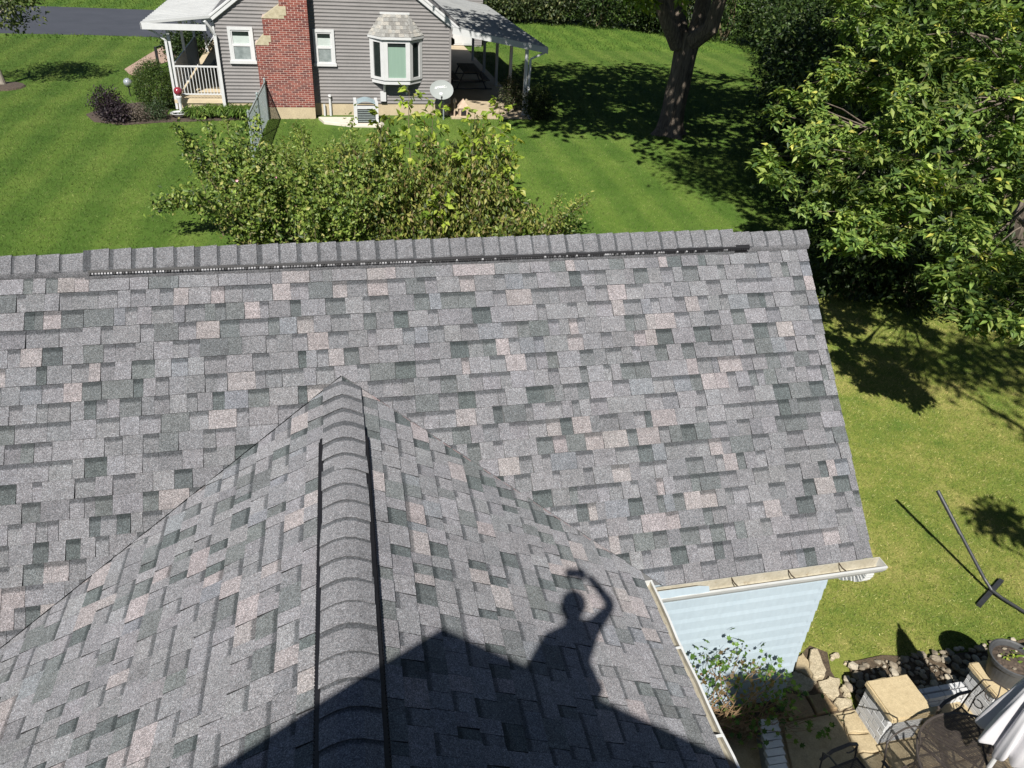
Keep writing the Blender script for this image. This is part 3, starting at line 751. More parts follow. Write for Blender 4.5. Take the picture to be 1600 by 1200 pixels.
while z < 6.2:
    xl = -2.145 if z < 2.45 else -1.845 if z < 3.25 else -1.265
    xr_ = -0.368; x = xr_; k = 0
    if row % 2: pieces = [0.0965]
    else: pieces = []
    while x > xl+0.03:
        w = 0.0965 if (row % 2 and k == 0) else 0.203
        if x-w < xl+0.02: w = x-xl
        cx = x-w/2; yj = CY+R2.uniform(-0.002, 0.002)
        if nb < 300 and z < 3.9 and (abs(w-0.203) < 1e-6 or abs(w-0.0965) < 1e-6):
            o = bpy.data.objects.new('brick', R2.choice(protos if w > 0.15 else half_p)); COL.objects.link(o); o.parent = chimney
            o.location = Vector((cx, yj, z))-cb; nb += 1
        else:
            c = R2.choice(BR); rest.box((cx-w/2+.004, yj, z-0.0285), (cx+w/2-.004, CY+0.09, z+0.0285), c)
        x -= w+0.010; k += 1
    rest.box((xr_-0.09, CY+0.10, z-0.0285), (xr_+0.003, HY-0.12, z+0.0285), R2.choice(BR))
    z += 0.0677; row += 1
rest.build('brickwork', brick_m, chimney, kind='stuff')
def shoulder(xl, xr2, z0, z1):
    m = MB(); n = 3
    m.add([(xl-0.02, CY-0.012, z0), (xl-0.02, HY-0.02, z0), (xr2, CY-0.012, z1), (xr2, HY-0.02, z1), (xr2, CY-0.012, z0), (xr2, HY-0.02, z0)], [(0, 2, 3, 1), (0, 4, 2), (1, 3, 5), (0, 1, 5, 4), (2, 4, 5, 3)])
    m.box((xr2, CY-0.010, z0), (xr2+0.14, CY+0.1, z0+0.10)); m.box((xr2, CY-0.014, z0+0.10), (xr2+0.22, CY+0.1, z1-0.02)); m.build('shoulder_stone', stone_m, chimney)
shoulder(-2.145, -1.845, 2.40, 2.72); shoulder(-1.845, -1.275, 3.22, 3.62)

# windows
def hung_window(x0, x1, z0, z1, y=HY-0.03):
    t = 0.095
    m = MB(); m.box((x0, y-0.045, z0), (x0+t, y+.03, z1)); m.box((x1-t, y-0.045, z0), (x1, y+.03, z1)); m.box((x0+t, y-0.047, z1-t), (x1-t, y+.03, z1)); m.box((x0-0.03, y-0.075, z0-0.02), (x1+0.03, y+.03, z0+t-0.02))
    f = m.build('window', trim, farhouse)
    a, b, c, d = x0+t, x1-t, z0+t-0.02, z1-t; mid = c+(d-c)*0.52; s = 0.045
    for (p, q, yy, gm_, top) in ((c, mid, y-0.022, blind_d, False), (mid, d, y-0.005, blind_w, True)):
        m = MB(); m.box((a, yy-0.02, p), (a+s, yy+.02, q)); m.box((b-s, yy-0.02, p), (b, yy+.02, q)); m.box((a+s, yy-0.019, p), (b-s, yy+.02, p+s)); m.box((a+s, yy-0.019, q-s), (b-s, yy+.02, q)); m.build('sash', trim, f)
        zt = q-s
        m = MB(); m.box((a+s, yy+0.002, p+s), (b-s, yy+.012, zt-(0.14 if top else 0.0))); m.build('pane', gm_, f)
        if top: m = MB(); m.box((a+s, yy+0.004, zt-0.14), (b-s, yy+.012, zt)); m.build('pane', glass_dk, f)
hung_window(-3.03, -2.22, 1.74, 2.87)
hung_window(-0.26, 0.45, 1.70, 2.86)
# bay window
bay_plan = [(1.68, HY-0.02), (2.10, HY-0.46), (2.98, HY-0.46), (3.44, HY-0.02)]
bz0, bz1 = 1.27, 2.66
m = MB(); m.prism(bay_plan, bz0-0.10, bz0+0.04); m.prism(bay_plan, bz1-0.03, bz1+0.10)
bay = m.build('bay_window', trim, farhouse)
for (pa, pb), gm_, wdt in zip(zip(bay_plan[:-1], bay_plan[1:]), (glass_dk, blind_g, glass_dk), (0.16, 0.15, 0.16)):
    a = np.array((*pa, 0.0)); b = np.array((*pb, 0.0)); d = (b-a)/np.linalg.norm(b-a); nrm = np.array((d[1], -d[0], 0)); L = np.linalg.norm(b-a)
    up = (d[0], d[1], 0)
    m = MB()
    for s in (wdt/2-0.02, L-wdt/2+0.02): m.bar(a+d*s+(0, 0, bz0+.04), a+d*s+(0, 0, bz1-.03), 0.075, wdt, up=up)
    for zz in (bz0+0.08, bz1-0.08): m.bar(a+d*(wdt-.02)+(0, 0, zz), a+d*(L-wdt+.02)+(0, 0, zz), 0.07, 0.09)
    fr_ = m.build('frame', trim, bay)
    m = MB(); s0, s1 = wdt-0.02, L-wdt+0.02
    z0, z1 = bz0+0.125, bz1-0.125
    q = [a+d*s0-nrm*0.0, a+d*s1-nrm*0.0]
    zt = z1-0.13 if gm_ is blind_g else z1
    m.slab(q[0]+(0, 0, z0), q[1]+(0, 0, z0), q[1]+(0, 0, zt), q[0]+(0, 0, zt), 0.01); m.build('pane', gm_, fr_)
    if gm_ is blind_g:
        m = MB(); m.slab(q[0]+(0, 0, zt), q[1]+(0, 0, zt), q[1]+(0, 0, z1), q[0]+(0, 0, z1), 0.01); m.build('pane', glass_dk, fr_)
# its little shingled roof
eave = [(1.58, HY-0.02), (2.04, HY-0.57), (3.04, HY-0.57), (3.54, HY-0.02)]; top = [(2.06, HY-0.02), (2.18, HY-0.04), (2.90, HY-0.04), (3.02, HY-0.02)]
ez, tz = 2.74, 3.40
m = MB(); m.prism([(x, y) for x, y in eave], ez-0.09, ez-0.001); m.build('eave_board', trim, bay)
m = MB()
for i in range(3): m.add([(*eave[i], ez-.01), (*eave[i+1], ez-.01), (*top[i+1], tz-.01), (*top[i], tz-.01)], [(0, 1, 2, 3)], (.28, .28, .27, 0))
broof = m.build('bay_roof', shm, bay)
m = MB(); LP = [(0.36, 0.36, 0.34), (0.31, 0.31, 0.295), (0.25, 0.245, 0.23), (0.40, 0.385, 0.35)]
for i in range(3):
    A, B, Cc, D = [np.array(q) for q in ((*top[i], tz), (*top[i+1], tz), (*eave[i+1], ez), (*eave[i], ez))]
    n = np.cross(B-A, D-A); n = n/np.linalg.norm(n); n = n if n[1] < 0 or n[2] > 0 else -n
    rows = 6
    for r in range(rows):
        t0, t1 = r/rows, (r+1)/rows
        l0, r0, l1, r1 = A+(D-A)*t0, B+(Cc-B)*t0, A+(D-A)*t1, B+(Cc-B)*t1
        wd = np.linalg.norm(r1-l1); k = 0.0
        while k < 1:
            k2 = min(1, k+R2.uniform(0.09, 0.2)/max(wd, 0.1))
            h = R2.choice((0.010, 0.017)); c = R2.choice(LP)
            q = [l0+(r0-l0)*k+n*0.003, l0+(r0-l0)*k2+n*0.003, l1+(r1-l1)*k2+n*h, l1+(r1-l1)*k+n*h]
            m.slab(q[3], q[2], q[1], q[0], 0.004, (*c, 0.0)); k = k2+0.004
m.build('shingle_courses', shm, broof, kind='stuff')
m = MB(); m.bar((2.03, HY-0.03, tz+0.02), (3.05, HY-0.03, tz+0.02), 0.05, 0.06); m.build('flashing', trim, bay)
for x in (2.10, 2.90): m = MB(); m.bar((x, HY-0.35, bz0-0.10), (x, HY-0.03, bz0-0.50), 0.07, 0.07); m.bar((x, HY-0.05, bz0-0.1), (x, HY-0.05, bz0-0.5), 0.07, 0.05); m.build('bracket', trim, bay)

# left porch
PX0 = -5.62
m = MB(); n = 34
ya, yb = HY-0.28, 43.5
m.slab((PX0, ya, 2.93), (HX0-0.05, ya, 3.16), (HX0-0.05, yb, 3.16), (PX0, yb, 2.93), 0.035)
for i in range(n):
    y = ya+0.02+(yb-ya-.04)*i/(n-1); m.bar((PX0, y, 2.95), (HX0-0.05, y, 3.18), 0.07, 0.075)
m.build('porch_roof', metal_w, farhouse)
m = MB(); m.box((PX0-0.02, ya-0.03, 2.76), (HX0-0.20, ya-0.002, 2.945)); m.box((PX0-0.03, ya-0.03, 2.76), (PX0, yb, 2.95)); m.build('porch_fascia', trim, farhouse)
m = MB(); m.box((-5.0, HY+0.02, 0), (HX0-0.002, 42, 0.40)); m.box((-5.06, HY-0.03, 0.40), (HX0-0.002, 42, 0.52)); m.build('porch_floor', deck_m, farhouse)
def post(x, y, z0, z1, w=0.10, name='post', mt=trim):
    m = MB(); m.box((x-w/2, y-w/2, z0), (x+w/2, y+w/2, z1)); m.box((x-w*.65, y-w*.65, z0), (x+w*.65, y+w*.65, z0+0.06)); m.build(name, mt, farhouse)
for y in (29.35, 32.2, 35.2, 38.4, 41.6): post(-4.93, y, 0.52, 2.88)
spout([(PX0+0.06, HY-0.24, 2.80), (PX0+0.30, HY-0.06, 2.66), (-5.02, HY+0.0, 2.40), (-5.02, HY+0.0, 0.2)])
m = MB(); yr_ = HY+0.08
m.bar((-4.9, yr_, 1.58), (HX0-0.05, yr_, 1.58), 0.05, 0.05); m.bar((-4.9, yr_, 0.68), (HX0-0.05, yr_, 0.68), 0.04, 0.04)
rail = m.build('porch_railing', trim, farhouse)
for i in range(13):
    x = -4.80+i*(1.27/12); m = MB(); m.bar((x, yr_, 0.68), (x, yr_, 1.58), 0.022, 0.022); m.build('baluster', trim, rail)
m = MB(); m.bar((-4.95, 29.4, 1.58), (-4.95, 35.2, 1.58), 0.05, 0.05); m.bar((-4.95, 29.4, 0.66), (-4.95, 35.2, 0.66), 0.05, 0.05)
m.bar((-4.95, 38.4, 1.58), (-4.95, 41.6, 1.58), 0.05, 0.05); m.bar((-4.95, 38.4, 0.66), (-4.95, 41.6, 0.66), 0.05, 0.05)
rail2 = m.build('porch_railing', trim, farhouse)
for i in range(52):
    y = 29.5+i*0.11; m = MB(); m.bar((-4.95, y, 0.66), (-4.95, y, 1.58), 0.085, 0.014, up=(1, 0, 0)); m.build('baluster', trim, rail2)
# right carport over a concrete slab
m = MB()
cy0, cy1 = 28.95, 40.6
m.slab((HX1+0.02, cy0, 3.05), (8.0, cy0, 2.47), (8.0, cy1, 2.47), (HX1+0.02, cy1, 3.05), 0.04)
for i in range(30): 
    y = cy0+0.02+(cy1-cy0-.04)*i/29; m.bar((HX1+0.02, y, 3.065), (8.0, y, 2.485), 0.05, 0.05)
m.build('carport_roof', metal_g, farhouse)
m = MB(); m.bar((HX1+0.05, cy0-0.02, 2.96), (8.02, cy0-0.02, 2.38), 0.03, 0.20); m.box((8.0, cy0-0.04, 2.27), (8.03, cy1, 2.48)); m.build('carport_fascia', trim, farhouse)
for y in (29.15, 31.7, 34.4, 37.2, 40.2): post(7.30, y, 0.05, 2.52, 0.11)
spout([(7.93, 28.98, 2.30), (7.62, 29.0, 2.16), (7.42, 29.03, 2.06), (7.40, 29.03, 0.10), (7.44, 28.62, 0.05)])
m = MB(); m.box((HX1+0.015, 28.72, 0), (7.55, 44.4, 0.055)); m.build('concrete_slab', concrete, farhouse)
m = MB(); m.box((HX1+0.02, 44.45, 0), (8.55, 49, 2.7)); m.build('rear_wing', sid_grey, farhouse)
for i in range(22):
    z = 0.1+i*ex2; m = MB(); m.add([(HX1+.05, 44.426, z), (8.55, 44.426, z), (8.55, 44.448, z+ex2), (HX1+.05, 44.448, z+ex2)], [(0, 1, 2, 3)]); m.build('siding_board', sid_grey, fwall)
m = MB(); m.box((6.95, 44.36, 0.08), (8.0, 44.42, 2.12)); gd = m.build('door', trim, farhouse)
for r in range(4):
    for c in range(2):
        m = MB(); m.box((7.02+c*0.5, 44.345, 0.15+r*0.5), (7.44+c*0.5, 44.36, 0.55+r*0.5)); m.build('panel', trim, gd)
m = MB(); m.bar((4.49, 30.5, 2.4), (4.75, 30.5, 2.5), 0.03, 0.03); m.lathe([(0.02, .2), (.09, .15), (.10, 0), (.03, -.06)], (4.75, 30.5, 2.3), 8); m.build('porch_light', black_m, farhouse)
# pipes and meter box on the near wall
m = MB(); m.tube([(0.16, HY-0.06, 0.0), (0.16, HY-0.06, 0.62), (0.16, HY-0.14, 0.70)], 0.045, 8); m.lathe([(.05, 0), (.065, .03), (.05, .08)], (0.16, HY-0.10, 0.66), 8); m.build('vent_pipe', trim, farhouse)
m = MB(); m.tube([(-0.05, HY-0.08, 0.0), (-0.05, HY-0.08, 0.40)], 0.04, 8); m.build('vent_pipe', trim, farhouse)
m = MB(); m.box((1.95, HY-0.13, 0.52), (2.15, HY-0.01, 0.85)); m.build('meter_box', trim, farhouse)
# ---------------------------------------------------------------- things round the neighbour's house
dishm = mat('dish_grey', (0.31, 0.335, 0.33), (0.285, 0.31, 0.305), scale=3, rough=0.85, spec=0.15)
galv = mat('galvanised', (0.36, 0.41, 0.41), (0.26, 0.31, 0.31), scale=14, rough=0.5, metal=0.3)
# satellite dish on a mast
dish = empty('satellite_dish', (4.17, 28.55, 0), 'pale grey oval satellite dish on a short mast at the house corner', 'satellite dish')
dc = np.array((4.08, 28.52, 1.06)); dn = unit(np.array((-0.10, -0.80, 0.58))); dx = unit(np.cross(dn, (0, 0, 1.0)))*-1; dy = np.cross(dn, dx); dy = dy if dy[2] > 0 else -dy
m = MB(); nr, na = 6, 36
def dpt(r, a, off=0.0): return dc + dx*(0.42*r*math.cos(a)) + dy*(0.36*r*math.sin(a)) + dn*(0.075*r*r-0.05+off)
vs = [dpt(0, 0)]+[dpt((i+1)/nr, 2*PI*j/na) for i in range(nr) for j in range(na)]; N0 = len(vs)
vs2 = [dpt(0, 0, -.012)]+[dpt((i+1)/nr, 2*PI*j/na, -.012) for i in range(nr) for j in range(na)]
fs = [(0, 1+j, 1+(j+1) % na) for j in range(na)]+[(1+i*na+j, 1+(i+1)*na+j, 1+(i+1)*na+(j+1) % na, 1+i*na+(j+1) % na) for i in range(nr-1) for j in range(na)]
fb = [tuple(k+N0 for k in f[::-1]) for f in fs]
e = 1+(nr-1)*na
m.add(vs+vs2, fs+fb+[(e+j, N0+e+j, N0+e+(j+1) % na, e+(j+1) % na) for j in range(na)]); m.build('reflector', dishm, dish, smooth=False)
m = MB(); m.tube([(4.17, 28.62, 0), (4.17, 28.62, 0.72), (4.12, 28.58, 0.92)], 0.026, 8); m.build('mast', galv, dish)
m = MB(); lo = dpt(0.93, -PI/2, -0.02); m.bar((4.15, 28.60, 0.78), lo, 0.035); m.bar(lo-dn*0.02, lo+dn*0.26-dy*0.05, 0.03); m.build('arm', black_m, dish)
m = MB(); q = lo+dn*0.28-dy*0.05; m.bar(q-dx*0.03, q+dx*0.03, 0.06); m.build('receiver', black_m, dish)
logo_w = mat('logo_white', (0.85, 0.86, 0.86), (0.82, 0.83, 0.83), rough=0.8, scale=3, spec=0.1)
def text_mesh(txt, size):
    c = bpy.data.curves.new('text', 'FONT'); c.body = txt; c.size = size; c.align_x = 'CENTER'; c.align_y = 'CENTER'; c.extrude = 0.001; c.offset = size*0.012
    o = bpy.data.objects.new('text', c); COL.objects.link(o); dg = bpy.context.evaluated_depsgraph_get()
    me = bpy.data.meshes.new_from_object(o.evaluated_get(dg)); bpy.data.objects.remove(o); bpy.data.curves.remove(c); return me
me = text_mesh('DIRECTV', 0.105); me.materials.clear(); me.materials.append(logo_w)
lt = link_mesh('lettering', me, dish); tl = math.radians(8)
ex_, ey_ = dx*math.cos(tl)+dy*math.sin(tl), dy*math.cos(tl)-dx*math.sin(tl)
pc_ = dc+dy*0.13+dx*0.06-dn*0.026
lt.matrix_local = Matrix(((ex_[0], ey_[0], dn[0], pc_[0]-4.17), (ex_[1], ey_[1], dn[1], pc_[1]-28.55), (ex_[2], ey_[2], dn[2], pc_[2]), (0, 0, 0, 1)))
m = MB()
for cpos, r in ((dc-dx*0.21+dy*0.09, 0.045), (dc-dy*0.12-dx*0.02, 0.055)):
    ring = [cpos-dn*0.022+r*(math.cos(a)*dx+math.sin(a)*dy*0.8) for a in np.linspace(0, 2*PI, 17)[:-1]]; m.add(ring, [tuple(range(16))])
m.build('emblem', logo_w, dish)

# air conditioner on its slab
slabm = mat('pale_slab', (0.66, 0.62, 0.53), (0.56, 0.52, 0.44), scale=4, rough=0.9)
m = MB(); m.prism([(-0.28, 28.62), (1.0, 28.62), (1.05, 27.75), (0.75, 27.62), (-0.1, 28.0)], 0, 0.10, bevel=0.015); m.prism([(0.75, 27.6), (1.95, 27.5), (1.95, 28.5), (0.8, 28.5)], 0, 0.08, bevel=0.015)
m.build('equipment_slab', slabm, label='pale concrete slab against the wall below the white vent pipes', cat='slab')
ac = empty('cooling_unit', (1.36, 28.1, 0.08), 'white framed cooling unit with a rounded blue grey lid on the slab', 'air conditioner')
acm = mat('unit_lid', (0.33, 0.42, 0.46), (0.27, 0.35, 0.39), rough=0.4, scale=4)
m = MB(); 
for x in (1.0, 1.72): 
    m.box((x-0.05, 27.78, 0.08), (x+0.05, 27.88, 0.80)); m.box((x-0.05, 28.35, 0.08), (x+0.05, 28.45, 0.80)); m.box((x-0.045, 27.88, 0.68), (x+0.045, 28.35, 0.79))
m.box((1.05, 27.79, 0.56), (1.67, 27.83, 0.66)); m.build('frame', trim, ac)
m = MB(); P = [(1.05+0.62*k/8, 0.74+0.09*math.sin(PI*k/8)) for k in range(9)]
for a, b in zip(P[:-1], P[1:]): m.slab((a[0], 27.8, a[1]), (b[0], 27.8, b[1]), (b[0], 28.43, b[1]), (a[0], 28.43, a[1]), 0.02)
m.build('lid', acm, ac)
m = MB(); m.box((1.05, 27.84, 0.10), (1.67, 28.40, 0.56)); m.build('core', black_m, ac)
for k in range(7): m = MB(); m.box((1.06, 27.80, 0.13+k*0.06), (1.66, 27.84, 0.15+k*0.06)); m.build('louver', galv, ac)
# picnic table
wood_g = mat('grey_wood', (0.15, 0.135, 0.12), (0.10, 0.09, 0.08), scale=6, rough=0.85, stretch=(8, 0.6, 8))
pt = empty('picnic_table', (6.05, 34.2, 0.055), 'weathered grey picnic table with black legs under the carport', 'picnic table')
for i in range(5): x = 5.69+i*0.155; m = MB(); m.box((x, 33.3, 0.75), (x+0.14, 35.2, 0.79)); m.build('plank', wood_g, pt)
for s in (5.28, 6.56):
    for i in range(2): m = MB(); m.box((s+i*0.14-.02, 33.3, 0.44), (s+i*0.14+.105, 35.2, 0.48)); m.build('bench_plank', wood_g, pt)
for y in (33.55, 34.95):
    m = MB(); m.bar((5.75, y, 0.74), (5.45, y, 0.08), 0.05); m.bar((6.40, y, 0.74), (6.70, y, 0.08), 0.05); m.bar((5.28, y, 0.42), (6.84, y, 0.42), 0.05); m.bar((5.2, y, 0.08), (6.95, y, 0.08), 0.05); m.build('leg_frame', black_m, pt)
# little house-shaped ornament and a pail by the corner
orn_m = mat('ornament_stone', (0.55, 0.42, 0.32), (0.42, 0.32, 0.24), scale=10, rough=0.9)
orn = empty('garden_ornament', (4.95, 29.0, 0.055), 'beige house shaped garden ornament with a dark doorway on the slab', 'ornament')
m = MB(); m.box((4.80, 28.92, 0.055), (5.12, 29.2, 0.36)); m.add([(4.74, 28.88, .34), (5.18, 28.88, .34), (5.18, 29.24, .34), (4.74, 29.24, .34), (4.96, 29.06, .66)], [(0, 1, 4), (1, 2, 4), (2, 3, 4), (3, 0, 4), (3, 2, 1, 0)]); m.build('body', orn_m, orn)
m = MB(); m.box((4.87, 28.905, 0.08), (5.06, 28.93, 0.27)); m.build('doorway', black_m, orn)
m = MB(); m.tube([(4.62, 28.9, 0.05), (4.62, 28.9, 0.55)], 0.03, 8); m.lathe([(.03, 0), (.07, .05), (.05, .14), (.01, .2)], (4.62, 28.9, 0.52), 8); m.build('garden_lantern', orn_m, label='slim stone lantern on a post beside the beige ornament', cat='lantern')
# wire fence running from the chimney towards us
fen = empty('wire_fence', (-2.1, 26.4, 0), 'galvanised wire mesh fence seen end on, running out from the chimney', 'fence')
fx = lambda y: -1.98-0.055*(28.6-y)
for a, b in ((28.6, 26.4), (26.4, 24.1)):
    m = MB()
    for z in np.arange(0.06, 1.22, 0.045): m.bar((fx(a), a, z), (fx(b), b, z), 0.005)
    for y in np.arange(b, a, 0.045): m.bar((fx(y), y, 0.04), (fx(y), y, 1.22), 0.005, up=(0, 1, 0))
    m.bar((fx(a), a, 1.24), (fx(b), b, 1.24), 0.035); m.build('mesh_panel', galv, fen)
for y in (28.6, 26.4, 24.1): m = MB(); m.tube([(fx(y), y, 0), (fx(y), y, 1.32)], 0.035, 8); m.lathe([(.04, 0), (.045, .03), (.01, .07)], (fx(y), y, 1.32), 8); m.build('post', galv, fen)
# globes, bath, handrail
red_g = mat('red_glass', (0.26, 0.035, 0.05), (0.2, 0.025, 0.04), rough=0.12, scale=3, spec=0.8)
sil_g = mat('silver_glass', (0.62, 0.66, 0.68), (0.5, 0.55, 0.57), rough=0.1, metal=0.6, scale=4)
def ball(m, c, r, n=20): m.lathe([(0.001, -r)]+[(r*math.sin(PI*k/12), -r*math.cos(PI*k/12)) for k in range(1, 12)]+[(0.001, r)], c, n)
rg = empty('gazing_globe', (-4.86, 29.0, 0), 'red gazing globe on a pale pedestal in front of the porch', 'garden globe')
m = MB(); ball(m, (-4.86, 29.0, 0.84), 0.14); m.build('globe', red_g, rg, smooth=True)
m = MB(); m.lathe([(.13, 0), (.13, .04), (.06, .08), (.05, .45), (.08, .58), (.10, .66), (.05, .70)], (-4.86, 29.0, 0), 14); m.build('pedestal', trim, rg)
wg = empty('gazing_globe', (-7.05, 32.0, 0), 'silvery white gazing globe on a thin stand left of the round bush', 'garden globe')
m = MB(); ball(m, (-7.05, 32.0, 0.50), 0.15); m.build('globe', sil_g, wg, smooth=True)
m = MB(); m.tube([(-7.05, 32.0, 0), (-7.05, 32.0, 0.36)], 0.02, 8); m.lathe([(.02, 0), (.09, .04), (.09, .06), (.03, .05)], (-7.05, 32.0, .32), 10); m.build('stand', black_m, wg)
bb = empty('bird_bath', (-4.92, 28.8, 0.03), 'shallow white bird bath dish lying near the daylilies', 'bird bath')
m = MB(); m.lathe([(.10, 0), (.16, .05), (.26, .13), (.29, .15), (.27, .16), (.18, .10), (.02, .08)], (-4.92, 28.8, .03), 20); m.build('bowl', trim, bb)
m = MB(); m.lathe([(.20, 0), (.20, .006)], (-4.92, 28.8, .15), 16); m.build('water', glass_dk, bb)
hr_ = empty('handrail', (-6.8, 39.2, 0), 'black iron handrail beside the paved garden path', 'handrail')
m = MB(); m.box((-6.86, 37.0, 0), (-6.76, 37.1, 0.9)); m.build('post', black_m, hr_)
m = MB(); m.box((-5.3, 40.9, 0), (-5.22, 41.0, 1.0)); m.build('post', black_m, hr_)
m = MB(); m.bar((-6.81, 37.05, 0.86), (-5.26, 40.95, 0.95), 0.05); m.build('rail', black_m, hr_)
# porch furniture
pb = empty('porch_bench', (-4.0, 33.6, 0.52), 'dark bench standing in the shade of the white porch', 'bench')
m = MB()
for k in range(5): m.box((-4.2+k*0.1, 32.6, 0.92), (-4.12+k*0.1, 34.2, 0.95))
m.build('seat', black_m, pb)
m = MB()
for k in range(12): m.box((-3.68, 32.65+k*0.13, 0.95), (-3.65, 32.69+k*0.13, 1.42))
m.box((-3.69, 32.6, 1.40), (-3.64, 34.2, 1.46)); m.build('backrest', black_m, pb)
for x in (-4.17, -3.7):
    for y in (32.66, 34.14): m = MB(); m.box((x-.025, y-.025, .52), (x+.025, y+.025, .92)); m.build('leg', black_m, pb)
# ---------------------------------------------------------------- plants
leafm = leaf_mat('foliage'); leafd = leaf_mat('foliage_dense', trans=0.22, rough=0.5); leafg = leaf_mat('foliage_glossy', trans=0.32, rough=0.45, spec=0.28)
barkm = mat('bark', (0.22, 0.18, 0.14), (0.06, 0.048, 0.038), scale=7, rough=0.95, stretch=(3.0, 3.0, 0.45), bmp=1.0, bscale=14)
bark2 = mat('pale_bark', (0.30, 0.27, 0.22), (0.18, 0.155, 0.125), scale=12, rough=0.9, stretch=(2, 2, .5), bmp=0.6, bscale=25)
stemm = mat('stem', (0.19, 0.155, 0.09), (0.09, 0.08, 0.04), scale=12, rough=0.85)
def shrub(name, x, y, rx, rz, nl, cols, w, L, Wr, label, cat='shrub', group=None, ry=None, zc=None, mtl=None, sig=0.10, stems=5, shell=0.4, per=14, droop=0.2):
    ry = ry or rx; zc = zc if zc is not None else rz*0.98
    t = empty(name, (x, y, 0), label, cat, group)
    foliage('crown', [clump_leaves((x, y, zc), (rx, ry, rz), max(4, nl//per), per, (sig, sig, sig), L, Wr, cols, w, droop=droop, shell=shell, zmin=0.02)], mtl or leafd, t)
    m = MB()
    for k in range(stems):
        a = 2*PI*k/stems+R2.random(); r = rx*0.55
        m.tube(wob((x+0.05*math.cos(a), y+0.05*math.sin(a), 0), (x+r*math.cos(a), y+r*math.sin(a)*ry/rx, zc+rz*0.4), 3, 0.03*rx), [0.03*rx+.008, .022*rx+.006, .014*rx+.004, .005], 5)
    m.build('stem', stemm, t); return t
BOX = [(0.045, 0.085, 0.014), (0.065, 0.105, 0.018), (0.026, 0.05, 0.01), (0.09, 0.125, 0.025)]
shrub('round_bush', -5.80, 30.1, 0.66, 0.80, 14000, BOX, (4, 3, 3, 1), 0.05, 0.5, 'dense dark green clipped bush beside the porch', sig=0.07, shell=0.18)
PUR = [(0.028, 0.018, 0.026), (0.05, 0.034, 0.042), (0.014, 0.010, 0.014), (0.075, 0.06, 0.055)]
shrub('purple_shrub', -7.15, 28.95, 0.48, 0.45, 2600, PUR, (4, 3, 3, 1), 0.075, 0.5, 'taller dark purple leaved shrub at the back of the flower bed')
shrub('purple_shrub', -6.75, 28.25, 0.46, 0.33, 2400, PUR, (4, 2, 4, 1), 0.07, 0.5, 'lower dark purple leaved shrub at the front of the flower bed')
shrub('grey_shrub', -6.15, 28.35, 0.36, 0.26, 1500, [(0.15, 0.12, 0.10), (0.09, 0.075, 0.06), (0.2, 0.17, 0.13)], (3, 2, 1), 0.06, 0.35, 'spent brown grey perennial between the purple shrub and the green one')
shrub('low_shrub', -5.62, 28.55, 0.34, 0.30, 1600, [(0.03, 0.055, 0.022), (0.05, 0.08, 0.03)], (1, 1), 0.06, 0.4, 'small bluish green shrub in front of the round bush')
DAY = [(0.10, 0.18, 0.03), (0.16, 0.25, 0.05), (0.06, 0.11, 0.02), (0.24, 0.30, 0.08)]
for i in range(7):
    x = -4.35+i*0.33; y = 28.85+R2.uniform(-.1, .16)
    t = empty('daylily', (x, y, 0.03), ('first', 'second', 'third', 'fourth', 'fifth', 'sixth', 'last')[i]+' daylily clump along the house wall counting from the red globe', 'plant', 'daylily clumps along the foot of the house')
    n = 170; a = rng.random(n)*2*PI; r = rng.random(n)*0.12
    base = np.c_[x+r*np.cos(a), y+r*np.sin(a), np.full(n, 0.04)]; D = np.c_[np.cos(a)*0.55, np.sin(a)*0.55, np.full(n, 0.85)]+rng.normal(size=(n, 3))*0.2
    L1 = 0.28+0.2*rng.random(n); N = rnd_dirs(n, up=.5); c = pick(DAY, (4, 3, 2, 1), n)
    p1 = leaves(base, D, N, L1, L1*0.10, c, fold=.05); tip = base+unit(D)*L1[:, None]*0.9
    D2 = np.c_[np.cos(a), np.sin(a), -0.6*np.ones(n)]+rng.normal(size=(n, 3))*.15; p2 = leaves(tip, D2, N, L1*0.7, L1*0.09, c, fold=.05)
    foliage('leaf_blades', [p1, p2], leafm, t)
RS = [(0.035, 0.06, 0.014), (0.06, 0.085, 0.02), (0.10, 0.13, 0.03), (0.02, 0.035, 0.01)]
shrub('round_shrub', 7.75, 28.75, 0.62, 0.60, 4200, RS, (3, 2, 1, 3), 0.075, 0.5, 'rounded dark green shrub on the lawn beside the white downspout')
shrub('pale_shrub', 7.15, 30.2, 0.55, 0.62, 2500, [(0.12, 0.11, 0.07), (0.06, 0.08, 0.03), (0.03, 0.045, 0.015)], (2, 2, 2), 0.08, 0.5, 'thin brownish shrub just behind the nearest white carport post')
for i, (x, y) in enumerate(((-5.9, 37.6), (-5.6, 39.4), (-4.3, 42.6))):
    shrub('hedge_bush', x, y, 0.8, 0.75, 3000, [(0.022, 0.045, 0.010), (0.04, 0.065, 0.014)], (2, 1), 0.11, 0.5, ('dark bush by the path behind the porch posts', 'dark bush at the far end of the porch railing', 'dark bush closing the far end of the porch')[i])
shrub('hedge_bush', -3.9, 44.0, 1.5, 1.7, 5000, [(0.02, 0.04, 0.010), (0.035, 0.06, 0.014)], (2, 1), 0.16, 0.5, 'large dark bush seen through the porch', ry=1.2)

